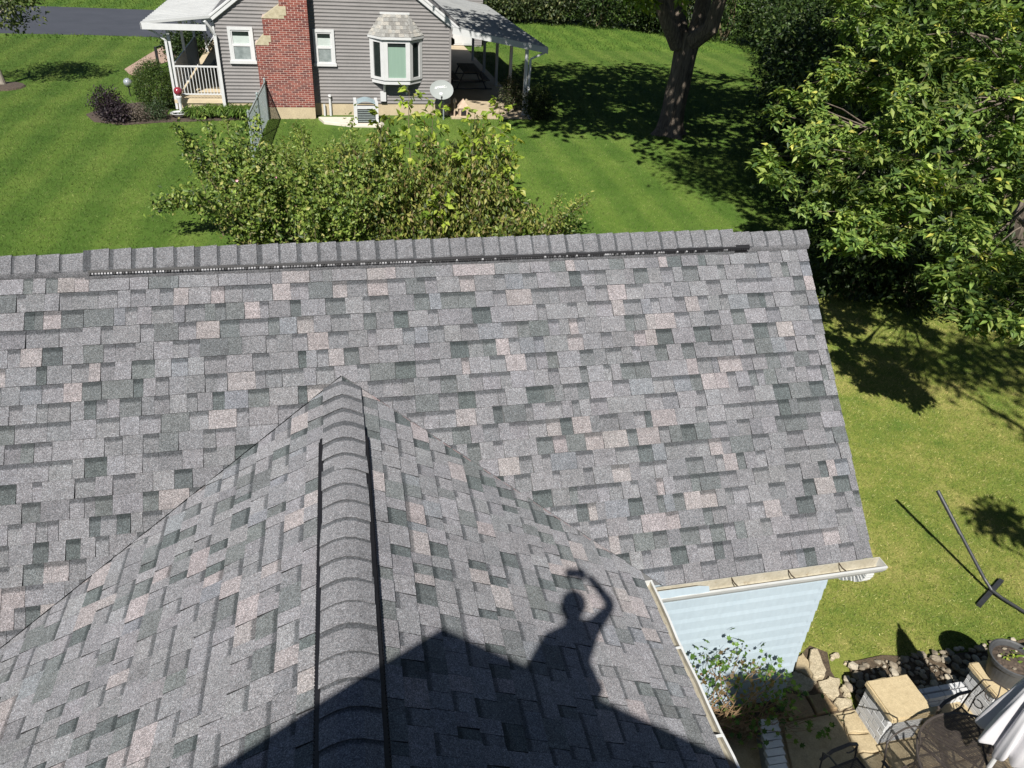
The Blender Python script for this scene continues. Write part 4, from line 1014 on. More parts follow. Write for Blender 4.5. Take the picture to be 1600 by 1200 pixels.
# overgrown thicket between the two houses
ROSE = [(0.12, 0.19, 0.035), (0.18, 0.25, 0.05), (0.25, 0.31, 0.07), (0.045, 0.08, 0.02), (0.32, 0.31, 0.10)]
DRY = [(0.22, 0.25, 0.055), (0.17, 0.22, 0.045), (0.31, 0.30, 0.085), (0.28, 0.23, 0.11), (0.05, 0.07, 0.02), (0.17, 0.13, 0.055), (0.10, 0.16, 0.03)]
LIME = [(0.27, 0.36, 0.05), (0.34, 0.42, 0.06), (0.19, 0.30, 0.04), (0.42, 0.44, 0.10)]
pinkm = mat('pink_petals', (0.75, 0.42, 0.48), (0.65, 0.33, 0.40), scale=20, rough=0.7)
def arching(name, x, y, stems, cols, w, L, Wr, label, per_m=70, spread=0.09, mt=None, cat='shrub', droop=0.1, down=False):
    """bush of separate shoots; each shoot is a curve that carries leaves along its length"""
    t = empty(name, (x, y, 0), label, cat); m = MB(); parts = []
    for (bx, by, tx, ty, tz, arch) in stems:
        p0 = np.array((bx, by, 0.0)); p2 = np.array((tx, ty, tz)); p1 = (p0+p2)/2+np.array((0, 0, arch))+rng.normal(size=3)*0.06
        ts = np.linspace(0, 1, 9)[:, None]; q = p0*(1-ts)**2+2*p1*ts*(1-ts)+p2*ts*ts
        m.tube(list(q), [0.018*(1-0.75*k/8) for k in range(9)], 4)
        Ln = np.linalg.norm(np.diff(q, axis=0), axis=1).sum(); n = int(per_m*Ln)
        u = (0.12+0.88*rng.random(n)**0.75); c = p0*(1-u[:, None])**2+2*p1*u[:, None]*(1-u[:, None])+p2*u[:, None]**2
        sp = spread*(1.25-0.5*u[:, None]); c = c+rng.normal(size=(n, 3))*sp
        D = rng.normal(size=(n, 3))*0.8; D[:, 2] += (-1.0 if down else 0.1)-droop
        N = unit(rng.normal(size=(n, 3))*.75+np.array((-.2, -.75, .8))); LL = L*(0.6+0.8*rng.random(n))
        parts.append(leaves(c, D, N, LL, LL*Wr, pick(cols, w, n, .2)*(1+rng.normal()*0.12)))
    foliage('crown', parts, mt or leafm, t); m.build('stem', stemm, t); return t
st = []
for k in range(26):
    b = (-2.0+R2.gauss(0, .22), 18.1+R2.gauss(0, .2)); tx = R2.uniform(-3.5, -1.1); st.append((*b, tx, 18.2+R2.gauss(0, .45), R2.uniform(1.7, 2.62)-abs(tx+2.3)*0.1, R2.uniform(.1, .5)))
for k in range(7): st.append((-2.1, 17.8, R2.uniform(-4.1, -3.1), 17.6+R2.gauss(0, .3), R2.uniform(.5, 1.3), R2.uniform(.5, .9)))
arching('rose_bush', -2.0, 18.1, st, ROSE, (3, 3, 2, 3, 1), 0.095, 0.55, 'tall loose rose bush arching out to the left, beside the wire fence', per_m=75, spread=0.10)
st = []
for k in range(60):
    bx = R2.uniform(-2.2, 0.9); b = (bx, 17.0+R2.gauss(0, .35)); st.append((*b, bx+R2.gauss(0, .5), b[1]+R2.gauss(0, .5), R2.uniform(0.7, 1.95), R2.uniform(0, .35)))
tb = arching('rose_bush', -0.6, 17.6, st, ROSE, (3, 4, 3, 2, 1), 0.10, 0.6, 'low leafy rose bush with a few pink flowers, right against the roof ridge', per_m=130, spread=0.13)
for k in range(9):
    c = np.array((R2.uniform(-2.2, 0.7), 17.0+R2.uniform(0, .5), R2.uniform(.9, 1.75))); m = MB()
    for j in range(6):
        a = 2*PI*j/6; d = np.array((math.cos(a)*.7, -0.6, math.sin(a)*.7)); s = np.array((-math.sin(a), 0, math.cos(a)))
        m.add([c, c+d*.026+s*.022, c+d*.05, c+d*.026-s*.022], [(0, 1, 2, 3)])
    m.build('flower', pinkm, tb)
st = []
for k in range(125):
    bx = R2.uniform(0.2, 4.75); by = R2.uniform(16.6, 18.8); top = R2.uniform(1.1, 2.6)*(1.0 if by > 17.3 else .6)*(.82+.22*math.sin(bx*2.3+1))*(1.0 if bx < 4.4 else 0.7)
    st.append((bx, by, bx+R2.gauss(0, .35), by+R2.gauss(0, .4), top, R2.uniform(0, .25)))
arching('viny_shrub', 2.9, 18.2, st, DRY, (3, 3, 2, 1, 3, 1, 3), 0.12, 0.45, 'broad thicket of drooping dull olive and brown leaves', per_m=120, spread=0.14, down=True, droop=.3)
st = []
for k in range(40):
    bx = R2.uniform(-1.2, 1.6); by = 19.0+R2.gauss(0, .4); st.append((bx, by, bx+R2.gauss(0, .4), by+R2.gauss(0, .4), R2.uniform(1.4, 2.15), R2.uniform(0, .3)))
arching('viny_shrub', 0.3, 19.0, st, DRY[:2]+ROSE[:3], (2, 3, 2, 3, 2), 0.09, 0.45, 'olive green bush behind the roses in the middle of the thicket', per_m=110, spread=0.13)
st = [(5.2+R2.gauss(0, .2), 17.0, 5.5+R2.gauss(0, .35), 17.0+R2.gauss(0, .2), R2.uniform(.4, 1.15), .1) for k in range(10)]
arching('low_shrub', 5.2, 17.0, st, ROSE, (2, 3, 3, 1, 2), 0.085, 0.5, 'small light green shrub at the right end of the thicket', per_m=80)
labs = ('tall bright lime sapling below the bay window', 'lime sapling left of the satellite dish post', 'bright lime sapling shoot in front of the concrete slab', 'lime shoot nearest the white downspout', 'lime leaf rosette in the lower right of the thicket', 'lime leaf rosette at the right edge of the thicket', 'low lime shoot in the middle of the thicket', 'darker green sapling in front of the cooling unit')
sap = [(1.9, 18.6, 3.1), (2.55, 18.8, 2.75), (3.5, 18.9, 2.55), (4.15, 18.9, 2.75), (3.2, 17.6, 2.3), (4.1, 17.6, 2.3), (2.4, 16.7, 1.3), (1.25, 18.8, 2.5)]
for (x, y, h), lb in zip(sap, labs):
    t = empty('sapling', (x, y, 0), lb, 'sapling', 'bright saplings growing out of the thicket')
    m = MB(); q = wob((x, y, 0), (x+R2.gauss(0, .06), y, h), 4, .03); m.tube(q, [.02, .018, .014, .01, .005], 5); parts = []
    for k in range(15):
        u = 0.4+0.6*k/14; c = np.array((x, y, h*u)); a = k*2.4; d = np.array((math.cos(a), math.sin(a), .35)); ln = 0.42*(1.15-u*.6)
        m.tube([c, c+d*ln], [.007, .003], 4); n = 7
        tt = np.linspace(.35, 1.05, n)[:, None]; C = c+d*ln*tt+rng.normal(size=(n, 3))*.025
        D = d*0.6+rng.normal(size=(n, 3))*.55-np.array((0, 0, .35)); LL = 0.19*(0.7+.5*rng.random(n))
        parts.append(leaves(C, D, rnd_dirs(n, up=1.5), LL, LL*.62, pick(LIME, (3, 3, 2, 1), n)*(0.55 if 'darker' in lb else 1.0)))
    foliage('crown', parts, leafm, t); m.build('stem', stemm, t)

# ---------------------------------------------------------------- trees
def limb(m, a, b, r0, r1, n=5, amp=0.1, sides=8): m.tube(wob(a, b, n, amp), list(np.linspace(r0, r1, n+1)), sides)
# big tree on the lawn behind
tt = empty('shade_tree', (12.2, 26.6, 0), 'broad old tree with a thick furrowed trunk on the back lawn', 'tree')
m = MB(); n = 40; rows = []
prof = [(0, .64), (.12, .54), (.35, .45), (.8, .40), (1.6, .375), (2.4, .37), (3.0, .375), (3.5, .39)]
vs = []; ph = rng.random(4)*6
for (z, r) in prof:
    for j in range(n):
        a = 2*PI*j/n; fl = math.exp(-z/0.35)*0.16*math.sin(4*a+1)+0.03*math.sin(9*a+ph[0]+z)+0.022*math.sin(17*a+ph[1]-z*1.5)+0.015*math.sin(29*a+z*4)
        vs.append((12.2+0.05*z+(r+fl)*math.cos(a), 26.6+(r+fl)*math.sin(a), z-0.03))
fs = [(i*n+j, i*n+(j+1) % n, (i+1)*n+(j+1) % n, (i+1)*n+j) for i in range(len(prof)-1) for j in range(n)]
m.add(vs, fs); m.build('trunk', barkm, tt, smooth=True)
m = MB()
limb(m, (12.0, 26.6, 3.0), (9.8, 26.2, 6.2), .27, .15, 5, .1, 12); limb(m, (12.6, 26.7, 3.1), (13.6, 27.2, 7.5), .31, .19, 5, .1, 12); limb(m, (12.4, 26.3, 3.2), (13.8, 24.6, 6.5), .30, .15, 5, .1, 10)
limb(m, (12.2, 26.9, 3.2), (11.6, 29.4, 7.0), .30, .15, 5, .1, 10); limb(m, (9.8, 26.2, 6.2), (6.8, 25.6, 8.6), .20, .08); limb(m, (13.6, 27.2, 7.5), (16.5, 28.0, 9.5), .24, .08)
m.build('limb', barkm, tt)
OAK = [(0.035, 0.07, 0.012), (0.055, 0.095, 0.018), (0.022, 0.045, 0.009), (0.09, 0.13, 0.03)]
foliage('crown', [clump_leaves((5.0, 26.5, 9.2), (3.0, 4.2, 1.8), 85, 24, (.45, .45, .3), .36, .5, OAK, (3, 3, 2, 1), shell=.5), clump_leaves((10.8, 23.2, 9.6), (7.6, 8.2, 3.6), 470, 34, (.42, .42, .3), .40, .5, OAK, (3, 3, 2, 1), shell=.45, zmin=6.2)], leafm, tt)
lc = []
for c in ((9.6, 25.0, 4.75), (10.2, 25.2, 4.6), (11.0, 24.8, 4.9), (8.9, 25.2, 5.0)): lc.append(clump_leaves(c, (.35, .25, .35), 8, 12, (.10, .08, .12), .22, .55, LIME, (3, 2, 3, 1), droop=.6))
foliage('low_branch', lc, leafm, tt)
# small tree at the left
tl = empty('young_tree', (-11.75, 33.6, 0), 'young tree with a pale trunk at the left edge of the lawn', 'tree')
m = MB(); m.tube(wob((-11.72, 33.5, 0), (-11.95, 33.6, 2.0), 4, .03), [.13, .10, .09, .08, .07], 10); 
for e in ((-10.6, 33.4, 3.0), (-12.8, 33.9, 3.1), (-11.6, 34.4, 3.5), (-11.2, 33.0, 3.3)): m.tube(wob((-11.93, 33.6, 1.7), e, 3, .06), [.05, .04, .025, .01], 6)
m.build('trunk', bark2, tl)
foliage('crown', [clump_leaves((-11.6, 33.6, 3.15), (2.0, 1.5, 1.35), 130, 26, (.2, .2, .15), .16, .5, [(0.06, 0.09, 0.025), (0.10, 0.13, 0.04), (0.16, 0.18, 0.07), (0.03, 0.05, 0.014)], (3, 3, 2, 2), shell=.4)], leafm, tl)
m = MB(); m.lathe([(.75, 0), (.7, .05), (.3, .09)], (-11.7, 33.4, 0), 18); m.build('mulch_ring', mulch, kind='structure')

# wood behind: understorey shrubs and trees, each with its own crown and stem
WD = [(0.028, 0.055, 0.012), (0.045, 0.08, 0.016), (0.016, 0.032, 0.008), (0.08, 0.11, 0.028)]
WD2 = [(0.05, 0.075, 0.025), (0.08, 0.105, 0.035), (0.03, 0.05, 0.016), (0.13, 0.14, 0.05)]
edge = [(9.5, 55.5, 2.0), (12.5, 54.6, 1.9), (15.3, 54.4, 2.1), (18.2, 53.4, 2.1), (21.2, 52.4, 2.2), (24.2, 50.8, 2.2), (27.0, 48.8, 2.3), (29.0, 46.0, 2.2), (28.4, 42.6, 2.2), (26.8, 39.4, 2.1), (25.4, 36.2, 2.1), (24.0, 33.2, 2.0), (22.2, 30.0, 2.0), (20.2, 26.8, 1.9), (18.6, 23.8, 1.8), (17.0, 21.0, 1.7), (15.6, 18.4, 1.5)]
wl_ = ('pale', 'dusty', 'olive', 'dark', 'bushy', 'leafy', 'dense', 'deep green', 'shaded', 'tangled', 'low', 'spreading', 'gloomy', 'thick', 'shadowy', 'broad', 'near')
pl_ = ('behind the carport roof', 'right of the carport roof', 'left of the yellow hanging leaves', 'behind the hanging leaves', 'left of the old trunk', 'directly behind the old trunk', 'right of the old trunk', 'at the far corner of the lawn', 'at the lawn corner on the right', 'along the right edge of the far lawn', 'on the right lawn edge, fourth from the far corner', 'on the right lawn edge level with the trunk', 'on the right lawn edge beyond the tree', 'on the right lawn edge behind the leafy boughs', 'half hidden by the leafy boughs', 'in the shade of the near tree, upper', 'in the shade of the near tree, lower')
for i, (x, y, r) in enumerate(edge):
    if i >= 5: x -= 1.9; r *= R2.uniform(.9, 1.35)
    elif i > 0: r *= R2.uniform(.75, 1.3)
    pal = WD2 if i < 3 else WD
    shrub('woodland_shrub', x, y, r*1.1, r*0.85, int(5200*(1.0 if i > 4 else 1.2)), pal, (3, 2, 3, 1), 0.19 if i < 12 else 0.17, 0.55, f'{wl_[i]} woodland shrub {pl_[i]}', 'shrub', 'shrubs along the edge of the wood', sig=.25, stems=3, per=18, mtl=leafd)
far = [(13, 59, 7.5, 3.6), (19, 58, 8, 3.8), (25.5, 55.5, 8.5, 4), (31.5, 51.5, 9, 4.2), (33.5, 44.5, 9, 4.2), (31.5, 37.5, 9, 4.2), (28.5, 31, 9, 4), (25, 25.5, 8.5, 3.8), (22, 20.5, 8, 3.4), (7, 60, 7, 3.2)]
fl_ = ('behind the carport', 'left of the trunk at the very back', 'behind the old trunk', 'at the back right corner', 'right of the far lawn corner', 'above the right lawn edge', 'beyond the leafy boughs', 'close behind the leafy boughs', 'deep in shade beyond the near tree', 'behind the roof of the grey house')
for i, (x, y, h, r) in enumerate(far):
    if 3 <= i <= 8: x -= 1.6
    t = empty('woodland_tree', (x, y, 0), f'tall woodland tree {fl_[i]}', 'tree', 'tall trees of the wood')
    m = MB(); m.tube(wob((x, y, 0), (x+.2, y, h), 4, .12), [.3, .26, .22, .17, .1], 8)
    for k in range(4): a = k*1.6; m.tube(wob((x+.1, y, h*.45+k*.4), (x+2*math.cos(a), y+2*math.sin(a), h*.7+k*.4), 3, .1), [.12, .09, .06, .03], 5)
    m.build('trunk', barkm, t)
    foliage('crown', [clump_leaves((x, y, h*.78), (r, r, h*.48), 190, 18, (.4, .4, .35), .36, .5, WD, (3, 2, 3, 1), shell=.4, zmin=1.2)], leafd, t)

# near tree whose boughs hang into the picture from the right
ASH = [(0.125, 0.205, 0.045), (0.18, 0.265, 0.06), (0.06, 0.11, 0.03), (0.27, 0.34, 0.085), (0.44, 0.43, 0.09)]
na_ = empty('leafy_tree', (14.2, 12.6, 0), 'leafy tree whose boughs of pointed, yellow tipped leaves hang in from the right', 'tree')
m = MB(); limb(m, (14.2, 12.6, 0), (13.9, 12.4, 6.5), .34, .22, 5, .06, 12)
k_ = 1.17
boughs = [((6.18, 8.71, 4.39), .80, .40), ((6.99, 8.59, 4.79), .78, .50), ((7.77, 8.26, 5.10), .82, .52), ((6.53, 8.25, 3.83), .68, .42), ((7.07, 7.89, 4.07), .74, .50), ((7.65, 7.42, 4.30), .74, .60), ((7.47, 6.71, 3.64), .50, .46), ((7.10, 6.83, 3.56), .30, .26), ((7.08, 6.37, 3.25), .30, .16), ((7.30, 6.0, 3.36), .46, .30), ((8.32, 8.55, 5.76), .80, .55), ((8.32, 9.91, 5.78), .85, .55), ((8.24, 11.25, 5.81), .75, .42), ((6.75, 10.33, 4.66), .35, .30), ((7.9, 10.81, 4.92), .60, .35), ((8.23, 9.89, 5.2), .66, .46), ((8.6, 8.0, 5.0), .6, .5), ((8.6, 7.2, 4.4), .6, .5)]
spots = []
for (c, rx, rz) in boughs:
    c = np.array((0, 0, CAM_Z))*(1-k_)+np.array(c)*k_; rx *= k_; rz *= k_
    hub = np.array((13.9, 12.4, 3.0+0.55*max(0, c[2]-2)+R2.uniform(-.6, .6)))
    path_ = wob(hub, c, 5, .22)
    if len(spots) % 2 == 0: m.tube(path_, [.075, .055, .04, .028, .018, .010], 6)
    nn = int((17 if c[2] < 4.9 else 11)*rx*rx/(.8*.8)/k_**2)+5
    for j in range(nn):
        d = rng.normal(size=3); d /= np.linalg.norm(d); p = c+d*np.array((rx, rx, rz))*rng.random()**.4; spots.append(p)
        if j % 2 == 0: m.tube([path_[4], (path_[4]+p)/2+rng.normal(size=3)*.06, p], [.016, .011, .005], 4)
m.build('trunk', barkm, na_)
def rosette(c, n, L, cols, w):
    """leaflets radiating from a twig tip and drooping"""
    a = rng.random(n)*2*PI; el = rng.uniform(-.75, .55, n); D = np.c_[np.cos(a)*np.cos(el), np.sin(a)*np.cos(el), np.sin(el)]
    C = np.array(c)+rng.normal(size=(n, 3))*.03; LL = L*(.5+.8*rng.random(n))
    return leaves(C, D, rnd_dirs(n, up=1.6, spread=.7), LL, LL*.39, pick(cols, w, n, .14), fold=.12)
lp = []
for v in range(9):
    parts = []; yl = (1, 1, 1, 1, .12) if v < 7 else (1, 2, .3, 2.5, 1.5)
    tone = (1, .75, 1.15, .9, .65, 1, 1.1, 1.1, 1.0)[v]
    ash = [tuple(q*tone for q in c_) for c_ in ASH]
    for k in range(7):
        c = rng.normal(size=3)*np.array((.14, .14, .09))
        w3 = np.array([(-.004, 0, 0), (.004, 0, 0), (0, 0, .005), c+(-.003, 0, 0), c+(.003, 0, 0), c+(0, 0, .003)]); parts.append((w3, np.array([(0, 1, 4), (0, 4, 3), (1, 2, 5), (1, 5, 4), (2, 0, 3), (2, 3, 5)]), np.tile((.16, .13, .09), (6, 1))))
        parts.append(rosette(c, 20, .135, ash, (3, 3, 2, 2*yl[3], yl[4])))
    lp.append(fast_mesh('leaf_cluster', *join(parts), leafg))
nb_ = na_.location
for i, p in enumerate(spots[:300]):
    o = bpy.data.objects.new('leaf_cluster', lp[R2.randrange(9)]); COL.objects.link(o); o.parent = na_
    o.location = Vector(p)-nb_; o.rotation_euler = (R2.gauss(0, .25), R2.gauss(0, .25), R2.uniform(0, 2*PI)); s = R2.uniform(.8, 1.15); o.scale = (s, s, s)
parts = []
for p in spots[300:]: parts.append(rosette(p, 20, .2, ASH, (3, 3, 2, 2, .3)))
parts.append(clump_leaves((14.6, 13.4, 8.8), (3.6, 3.8, 2.8), 300, 40, (.4, .4, .3), .22, .34, OAK, (3, 3, 2, 1), shell=.4))
parts.append(clump_leaves((9.8, 13.4, 9.4), (3.0, 2.6, 1.5), 210, 40, (.35, .35, .3), .24, .34, OAK, (3, 3, 2, 1), shell=.4, zmin=8.0))
parts.append(clump_leaves((11.5, 12.6, 4.6), (2.2, 2.0, 1.6), 90, 40, (.35, .35, .25), .2, .34, OAK, (3, 3, 3, 1), shell=.5))
foliage('crown', parts, leafg, na_)
HB = [(10.9, 13.2, .9, .8), (12.0, 12.6, 1.0, .9), (13.1, 11.9, 1.0, .9), (11.6, 14.8, 1.0, 1.0), (12.9, 14.4, 1.2, 1.1), (14.2, 13.2, 1.2, 1.1), (13.4, 16.3, 1.3, 1.2)]
hl_ = ('nearest the roof corner', 'at the edge of the sunny lawn', 'beside the pale trunk', 'behind the roof corner', 'deep under the boughs', 'right of the pale trunk', 'at the back of the shade')
for (x, y, rx, rz), lb in zip(HB, hl_):
    shrub('shade_bush', x, y, rx, rz, 2600, [(0.022, 0.042, 0.010), (0.035, 0.06, 0.014), (0.06, 0.09, 0.022)], (3, 2, 1), .13, .5, f'dark leafy bush in the shade, {lb}', 'shrub', 'dark bushes under the near tree', sig=.16, stems=4, mtl=leafg)
# another tree beyond the right edge: only the shade of its crown reaches the lawn
ot = empty('maple_tree', (9.6, -0.6, 0), 'tree outside the right edge whose crown dapples the lawn', 'tree')
m = MB(); limb(m, (9.6, -0.6, 0), (9.3, 0.2, 6.0), .26, .18, 4, .06, 10)
for e in ((7.6, 2.4, 8.2), (9.4, 2.6, 8.6), (6.9, 1.7, 5.3), (8.8, 1.2, 8.8)): m.tube(wob((9.35, 0.1, 5.2), e, 3, .1), [.1, .08, .05, .02], 6)
m.build('trunk', bark2, ot)
foliage('crown', [clump_leaves((8.2, 2.9, 8.3), (2.1, .75, .8), 62, 28, (.22, .2, .2), .17, .5, OAK, (1, 1, 1, 1)), clump_leaves((10.4, 2.3, 8.4), (1.9, .8, .8), 70, 28, (.22, .2, .2), .17, .5, OAK, (1, 1, 1, 1)), clump_leaves((6.9, 1.45, 5.2), (.42, .36, .35), 16, 22, (.14, .12, .12), .16, .5, OAK, (1, 1, 1, 1)), clump_leaves((9.6, .4, 8.4), (1.8, 1.2, 1.2), 40, 24, (.25, .25, .2), .18, .5, OAK, (1, 1, 1, 1))], leafm, ot)
# ---------------------------------------------------------------- patio corner beside the house
lime = mat('limestone', (0.48, 0.395, 0.25), (0.35, 0.28, 0.17), scale=9, rough=0.9, fine=0.16, fscale=70, bmp=0.4, bscale=50, dirt=((0.28, 0.215, 0.13), 7, 0.64))
limec = mat('cap_stone', (0.54, 0.44, 0.27), (0.45, 0.36, 0.215), scale=14, rough=0.85, fine=0.12, fscale=90, bmp=0.35, bscale=60, dirt=((0.36, 0.26, 0.14), 22, 0.66))
flag = mat('flagstone', (0.52, 0.45, 0.32), (0.34, 0.285, 0.19), scale=16, rough=0.9, fine=0.3, fscale=80, bmp=0.5, bscale=45, dirt=((0.24, 0.18, 0.10), 9, 0.62))
brownst = mat('stained_stone', (0.34, 0.25, 0.14), (0.22, 0.155, 0.085), scale=9, rough=0.9, fine=0.2, fscale=70, bmp=0.4, bscale=40)
wbrick = mat('painted_brick', (0.58, 0.59, 0.60), (0.53, 0.54, 0.555), scale=14, rough=0.7, fine=0.06, fscale=60, dirt=((0.38, 0.38, 0.365), 18, 0.76), bmp=0.15, bscale=50)
wmort = mat('painted_mortar', (0.30, 0.31, 0.325), (0.24, 0.25, 0.26), scale=20, rough=0.85)
m = MB(); m.prism([(2.9, -0.5), (9.0, -0.5), (9.0, 3.9), (5.45, 3.9), (5.0, 3.96), (4.1, 3.96), (3.0, 4.2)], -0.05, 0.014)
patio = m.build('patio', lime, kind='structure')
m = MB(); m.prism([(2.4, 3.9), (4.15, 3.94), (4.98, 3.95), (5.0, 4.45), (5.1, 4.68), (4.95, 4.8), (4.6, 4.62), (4.3, 4.3), (2.4, 4.2)], -0.05, 0.010)
bed = m.build('stone_path', soil, kind='structure')
def stone(poly, par, h, mt, z0=0.0, tilt=0.0):
    m = MB(); n = len(poly); P = []
    for i in range(n):
        a, b = np.array(poly[i]), np.array(poly[(i+1) % n]); P.append(tuple(a)); k = 2
        for j in range(1, k+1):
            q = a+(b-a)*j/(k+1)+np.array((R2.gauss(0, .008), R2.gauss(0, .008))); P.append(tuple(q))
    m.prism(P, z0-0.03, z0+h, bevel=0.010)
    return m.build('flagstone', mt, par)
FL = [([(4.892, 4.718), (4.978, 4.72), (4.915, 4.43), (4.84, 4.357), (4.72, 4.379), (4.769, 4.532)], .07, flag), ([(4.789, 4.71), (4.799, 4.604), (4.77, 4.357), (4.592, 4.514), (4.683, 4.637)], .05, lime),
      ([(4.553, 4.495), (4.623, 4.466), (4.737, 4.323), (4.641, 4.259), (4.546, 4.217), (4.368, 4.333)], .055, flag), ([(4.763, 4.334), (4.872, 4.339), (4.917, 4.372), (5.02, 4.327), (4.902, 4.144), (4.836, 4.113), (4.768, 4.133), (4.738, 4.198)], .05, flag),
      ([(5.002, 4.246), (5.062, 4.235), (5.011, 4.097), (4.953, 4.115), (4.957, 4.194)], .06, flag), ([(4.793, 4.07), (4.864, 4.108), (4.999, 4.06), (4.959, 3.985), (4.805, 3.975)], .05, flag),
      ([(4.533, 4.195), (4.74, 4.18), (4.78, 3.99), (4.522, 3.965)], .06, brownst), ([(4.259, 4.289), (4.508, 4.195), (4.499, 3.965), (4.118, 3.955)], .055, brownst), ([(5.092, 4.621), (5.178, 4.641), (5.192, 4.586), (5.087, 4.561)], .05, flag), ([(5.19, 4.50), (5.25, 4.52), (5.24, 4.45)], .04, flag)]
for p, h, mt in FL: stone(p, bed, h, mt)
for p in ([(4.735, 3.918), (4.955, 3.925), (4.95, 3.695), (4.727, 3.72)], [(4.724, 3.70), (4.95, 3.668), (4.925, 3.485), (4.705, 3.515)], [(4.70, 3.492), (4.925, 3.465), (4.92, 3.27), (4.655, 3.285)], [(4.1, 3.909), (4.715, 3.912), (4.63, 3.284), (3.897, 3.33)], [(3.86, 3.30), (4.625, 3.26), (4.56, 2.6), (3.7, 2.6)], [(4.65, 3.25), (5.3, 3.22), (5.3, 2.6), (4.6, 2.6)], [(4.945, 3.54), (5.55, 3.52), (5.55, 3.27), (4.94, 3.28)], [(5.33, 3.22), (6.1, 3.22), (6.1, 2.5), (5.33, 2.5)], [(5.58, 3.86), (6.15, 3.86), (6.15, 3.25), (5.58, 3.25)], [(6.13, 3.5), (7.2, 3.5), (7.2, 2.4), (6.13, 2.4)], [(4.56, 2.57), (6.1, 2.47), (6.1, 1.4), (4.5, 1.4)], [(3.6, 2.57), (4.5, 2.57), (4.45, 1.4), (3.5, 1.4)]):
    stone(p, patio, 0.05, lime)
# loose rocks behind the low wall
m = MB(); m.prism([(5.02, 3.97), (5.25, 4.5), (5.7, 4.52), (6.2, 4.4), (6.8, 4.38), (9, 4.5), (9, 3.97)], -0.05, 0.03); rb = m.build('rock_bed', soil, kind='structure')
rock_m = mat('river_rock', (0.30, 0.255, 0.19), (0.17, 0.145, 0.11), scale=13, rough=0.85, fine=0.15, fscale=60)
rock_w = mat('pale_rock', (0.46, 0.41, 0.33), (0.33, 0.29, 0.22), scale=13, rough=0.85, fine=0.15, fscale=60)
rp = []
for k in range(10):
    bm_ = bmesh.new(); bmesh.ops.create_icosphere(bm_, subdivisions=2 if k < 4 else 1, radius=1.0); ax = np.array((1, R2.uniform(.6, .9), R2.uniform(.4, .65)))
    for v in bm_.verts: 
        f = 1+R2.gauss(0, .09); v.co = Vector((v.co.x*ax[0]*f, v.co.y*ax[1]*f, v.co.z*ax[2]*f))
    me = bpy.data.meshes.new('rock'); bm_.to_mesh(me); bm_.free(); me.materials.append(rock_w if k % 4 == 0 else rock_m); rp.append(me)
rbb = base_of(rb)
placed = []
for k in range(1600):
    x, y = R2.uniform(5.03, 7.4), R2.uniform(3.98, 4.44)
    if x < 5.2 and y > 4.3: continue
    r = R2.uniform(.026, .07)
    if len(placed) >= 290: break
    if any((x-a)**2+(y-b)**2 < (0.72*(r+c))**2 for a, b, c in placed): continue
    placed.append((x, y, r)); o = bpy.data.objects.new('rock', R2.choice(rp)); COL.objects.link(o); o.parent = rb
    o.location = Vector((x, y, .03+r*.35))-rbb; o.scale = (r, r, r); o.rotation_euler = (R2.gauss(0, .3), R2.gauss(0, .3), R2.uniform(0, 6.28))
# brickwork helper: painted bricks on a core
wb = {}
def wbrick_mesh(L, D, Hh):
    k = (round(L, 3), round(D, 3))
    if k not in wb: b = MB(); b.box((-L/2, -D/2, -Hh/2), (L/2, D/2, Hh/2)); wb[k] = b.mesh('brick', wbrick)
    return wb[k]
def brick_box(par, x0, x1, y0, y1, z0, rows, course=0.072, L=0.20):
    pb_ = base_of(par); Hh = course-0.010; d = 0.05
    for r in range(rows):
        z = z0+course*(r+.5)
        for face in range(4):
            A, B = ((x0, x1), (y0, y1), (x0, x1), (y0, y1))[face]; 
            a = A+(0.0 if r % 2 == (face % 2) else d+.006); b = B-(0.0 if r % 2 == (face % 2) else d+.006); u = a; k = 0
            while u < b-0.02:
                w = min(L if (k or r % 2) else L*.5, b-u)
                if b-(u+w) < 0.04: w = b-u
                o = bpy.data.objects.new('brick', wbrick_mesh(round(w-0.008, 3), d, Hh)); COL.objects.link(o); o.parent = par
                c = u+w/2; j = R2.uniform(-.002, .002)
                loc = ((c, y0+d/2+j, z), (x1-d/2+j, c, z), (c, y1-d/2+j, z), (x0+d/2+j, c, z))[face]
                o.location = Vector(loc)-pb_; o.rotation_euler = (0, 0, (0, PI/2, 0, PI/2)[face]); u += w; k += 1
def cap_stone(par, x0, x1, y0, y1, z0, z1):
    bm_ = bmesh.new(); bmesh.ops.create_cube(bm_, size=1.0); bmesh.ops.scale(bm_, vec=(x1-x0, y1-y0, z1-z0), verts=bm_.verts)
    bmesh.ops.bevel(bm_, geom=list(bm_.edges), offset=0.014, segments=2, affect='EDGES'); bmesh.ops.subdivide_edges(bm_, edges=[e for e in bm_.edges if e.calc_length() > .2], cuts=4)
    for v in bm_.verts: v.co += Vector((R2.gauss(0, .0022), R2.gauss(0, .0022), R2.gauss(0, .001)))
    me = bpy.data.meshes.new('cap_stone'); bm_.to_mesh(me); bm_.free(); me.materials.append(limec)
    o = link_mesh('cap_stone', me, par, Vector(((x0+x1)/2, (y0+y1)/2, (z0+z1)/2))-base_of(par)); return o
pil = empty('brick_pillar', (5.185, 3.76, 0), 'short white painted brick pillar with a square tan cap stone', 'pillar')
m = MB(); m.box((4.985, 3.585, 0), (5.385, 3.935, 0.43)); m.build('core', wmort, pil)
brick_box(pil, 4.972, 5.398, 3.572, 3.948, 0.0, 6); cap_stone(pil, 4.94, 5.425, 3.51, 3.965, 0.435, 0.505)
lw = empty('low_wall', (5.8, 3.9, 0), 'low white painted brick wall between the pillar and the planter wall', 'wall')
